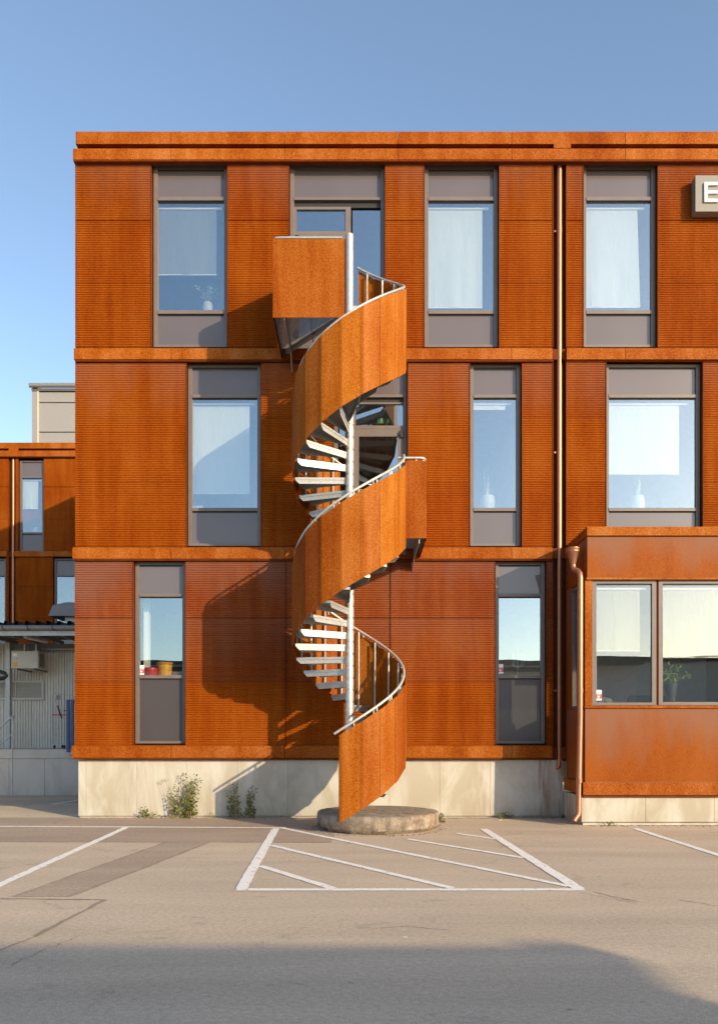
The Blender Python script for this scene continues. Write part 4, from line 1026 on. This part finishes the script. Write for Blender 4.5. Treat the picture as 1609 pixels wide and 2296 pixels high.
def rclad(a, b, zt, zbm, seams):
    zs = [zt] + list(seams) + [zbm]; xa, xb = rx(a), min(rx(b), XW)
    for i in range(len(zs) - 1): corr('cladding_sheet', xa, xb, rz(zs[i + 1]) + .003, rz(zs[i]) - .003, rw_, M['clad'], y=RY, seg=4)
    bx('wall_pier', M['pier'], rw_, xa + .003, xb - .003, RY + .022, RY + .297, rz(zbm) - .02, rz(zt) + .02)
for a, b in ((-700, 122), (212, 250), (590, 1500)): rclad(a, b, 378, 1628, (765, 1200))
for a, b in ((-700, -240), (82, 122), (212, 716)): rclad(a, b, 1712, 2960, (2100, 2530))
bx('floor_edge', M['pier'], rw_, -30, XW, RY + .016, RY + .298, rz(1712) + .025, rz(1632) - .02)
for a, b in ((-700, 108), (207, 1500)): bx('band_panel', M['band'], rw_, rx(a), min(rx(b), XW), RY - .075, RY + .015, rz(1705), rz(1634))
bx('pipe_recess', M['pier'], rw_, rx(118), rx(216), RY + .14, RY + .296, rz(2960), rz(376))
xp2 = rx(172); MB().tube([(xp2, RY + .06, rz(370)), (xp2, RY + .06, rz(2700))], .05, 12).build('drainpipe', M['copper'], rw_, True)
def rwin(a, b, rows, blind=None):
    return window(rw_, rx(a) + .01, min(rx(b), XW) - .01, [rz(v) for v in rows], DR, RY + .10, blind=(None if blind is None else rz(blind)), right_gap=.2)
rwin(252, 588, (398, 612, 632, 1366, 1388, 1626), 1036)
rwin(718, 1300, (1722, 1940, 1958, 2690, 2710, 2950)); rwin(-240, 82, (1722, 1940, 1958, 2690, 2710, 2950))
bx('room_back', M['room'], rw_, -30, XW, RY + .9, RY + .95, rz(2960), rz(380))
pot_plant('potted_plant', (rx(432), RY + .38, rz(1362) - .02), .13, .24, .34, 'bush', 'bushy plant in a white pot in the rear wing window', n=18)
bx('sill_board', M['white'], rw_, rx(262), rx(580), RY + .19, RY + .6, rz(1362) - .06, rz(1362) - .022)

# ------------------------------------------------------------------ distant grey block
gb = empty('grey_building', (0, 0, 0), label='tall pale grey panelled building rising behind the rear wing', cat='building')
DG = 42.0; GY = DG - D0
def gx(z): return dx(z / 2.2986, DG)
def gz(z): return dz(950 + z / 2.2986, DG)
XG = gx(200); XG1 = XG + 14
rows = (225, 291, 473, 655, 837, 1019, 1201, 1383)
for i in range(len(rows) - 1):
    for j in range(2):
        xa = gx(241) + 6.2 * j; bx('facade_panel', M['greyclad'], gb, xa + .012, xa + 6.18, GY, GY + .1, gz(rows[i + 1]) + .03, gz(rows[i]) - .03)
bx('body', M['greyclad'], gb, XG + .1, XG1, GY + .12, GY + 12, 0, gz(215))
bx('corner_strip', M['greyclad'], gb, XG, gx(236), GY - .05, GY + .3, 0, gz(222)); bx('corner_trim', M['ivory'], gb, gx(234), gx(241), GY - .07, GY + .1, 0, gz(222))
bx('eaves', M['greyclad'], gb, XG, XG1, GY - .12, GY + 12.1, gz(222), gz(210)); MB().tube([(XG - .05, GY - .25, gz(198)), (XG1, GY - .25, gz(198))], .12, 10).build('gutter', M['steeldark'], gb, True)
bx('parapet', M['greyclad'], gb, XG + .05, gx(232), GY - .1, GY + .5, gz(210), gz(177))

# ------------------------------------------------------------------ what stands behind the camera: a low hall throws the shadow on the yard
hall = empty('low_hall', (0, 0, 0), label='low rendered hall with grey pitched roof across the yard', cat='building')
HY = -18.82; HT = 4.4; HX = 11.2
bx('wall', M['brickwall'], hall, -40, HX - .05, HY - 12, HY - .7, 0, HT - .145)
bx('roof', M['darkroof'], hall, -40.3, HX, HY - 12.3, HY, HT - .14, HT)
bx('roof_edge', M['darkroof'], hall, HX - .42, HX + .02, HY - .5, HY + .03, HT + .002, HT + .035)
for k in range(9): bx('window', M['glass'], hall, -34 + k * 5, -32 + k * 5, HY - .697, HY - .67, 1.2, 2.6)
for k in range(3): bx('door', M['steeldark'], hall, -31.5 + k * 15, -29.3 + k * 15, HY - .697, HY - .66, 0, 3.0)

fb = empty('far_hall', (0, 0, 0), label='long pale industrial hall beyond the low hall across the yard', cat='building')
bx('wall', M['steelwall'], fb, -70, 70, -54, -40, 0, 6.3); bx('roof', M['darkroof'], fb, -70.4, 70.4, -54.4, -39.6, 6.303, 6.6)
for k in range(12): bx('window', M['glass'], fb, -64 + k * 11, -60 + k * 11, -39.997, -39.95, 3.2, 4.8)
for k in range(5): bx('door', M['steeldark'], fb, -52 + k * 25, -48 + k * 25, -39.997, -39.94, 0, 3.6)

# ------------------------------------------------------------------ cracks, grit and litter on the yard
def crack(pts, wd):
    P = [Vector(GR(*p)) for p in pts]; m = MB(); rnd = random.Random(int(pts[0][0])); path = []
    for i in range(len(P) - 1):
        k = max(2, int((P[i + 1] - P[i]).length / .07))
        for j in range(k):
            q = P[i].lerp(P[i + 1], j / k); path.append(q + Vector((rnd.uniform(-.018, .018), rnd.uniform(-.018, .018))))
    path.append(P[-1])
    for i in range(len(path) - 1):
        a, b = path[i], path[i + 1]; t = (b - a).normalized(); n = Vector((-t.y, t.x)); wa, wb = wd * rnd.uniform(.3, 1), wd * rnd.uniform(.3, 1)
        m.quad((a.x - n.x * wa, a.y - n.y * wa, .0035), (b.x - n.x * wb, b.y - n.y * wb, .0035), (b.x + n.x * wb, b.y + n.y * wb, .0035), (a.x + n.x * wa, a.y + n.y * wa, .0035))
    m.build('asphalt_crack', M['seam'], None, kind='structure')
crack([(1330, 2000), (1395, 2016), (1430, 2022)], .008); crack([(1300, 2002), (1420, 2024)], .006); crack([(1520, 2018), (1609, 2032)], .008)
crack([(1150, 1878), (1230, 1890), (1330, 1884), (1480, 1890)], .006); crack([(20, 2165), (110, 2126), (180, 2098)], .006); crack([(830, 2085), (900, 2078), (1010, 2086)], .005)
def grit(name, spots, mat, seed, smin, smax):
    rnd = random.Random(seed); m = MB()
    for (x, y) in spots:
        r = rnd.uniform(smin, smax); k = rnd.uniform(0, 6.28); n = len(m.v)
        for q in range(5): m.v.append((x + r * math.cos(k + q * 1.2566) * rnd.uniform(.7, 1.1), y + r * math.sin(k + q * 1.2566) * rnd.uniform(.7, 1.1), .001))
        for q in range(5): m.v.append((x + .55 * r * math.cos(k + q * 1.2566), y + .55 * r * math.sin(k + q * 1.2566), r * rnd.uniform(.5, .9)))
        m.f.append(tuple(n + 5 + q for q in range(5)))
        for q in range(5): m.f.append((n + q, n + (q + 1) % 5, n + 5 + (q + 1) % 5, n + 5 + q))
        m.m += [0] * 6
    return m.build(name, mat, None, kind='stuff', label='loose grit and small stones lying along the plinth foot', cat='grit')
rg = random.Random(21)
sp = [(rg.uniform(PX(174), PX(1300)), .03 - abs(rg.gauss(0, .09))) for _ in range(900)] + [(rg.uniform(BXp(1304), 7.5), BY + .02 - abs(rg.gauss(0, .09))) for _ in range(300)]
sp += [(PX(845, 13) + (1.0 + abs(rg.gauss(0, .1))) * math.cos(a), YC + (1.0 + abs(rg.gauss(0, .1))) * math.sin(a)) for a in [rg.uniform(0, 6.28) for _ in range(300)]]
grit('grit', sp, M['footing'], 4, .006, .02)
for (px, py, sc, lb) in ((1122, 1841, .06, 'crumpled white paper scrap at the plinth foot near the drainpipe'), (905, 2104, .03, 'tiny white paper scrap on the open asphalt')):
    x, y = GR(px, py); m = MB(); rnd = random.Random(px)
    c = [(rnd.uniform(-1, 1) * sc, rnd.uniform(-.6, .6) * sc, rnd.uniform(.004, .4 * sc)) for _ in range(9)]
    for i in range(7): m.quad(c[i], c[i + 1], c[(i + 2) % 9])
    m.build('paper_scrap', M['white'], None, loc=(x, y, .002), label=lb, cat='litter')
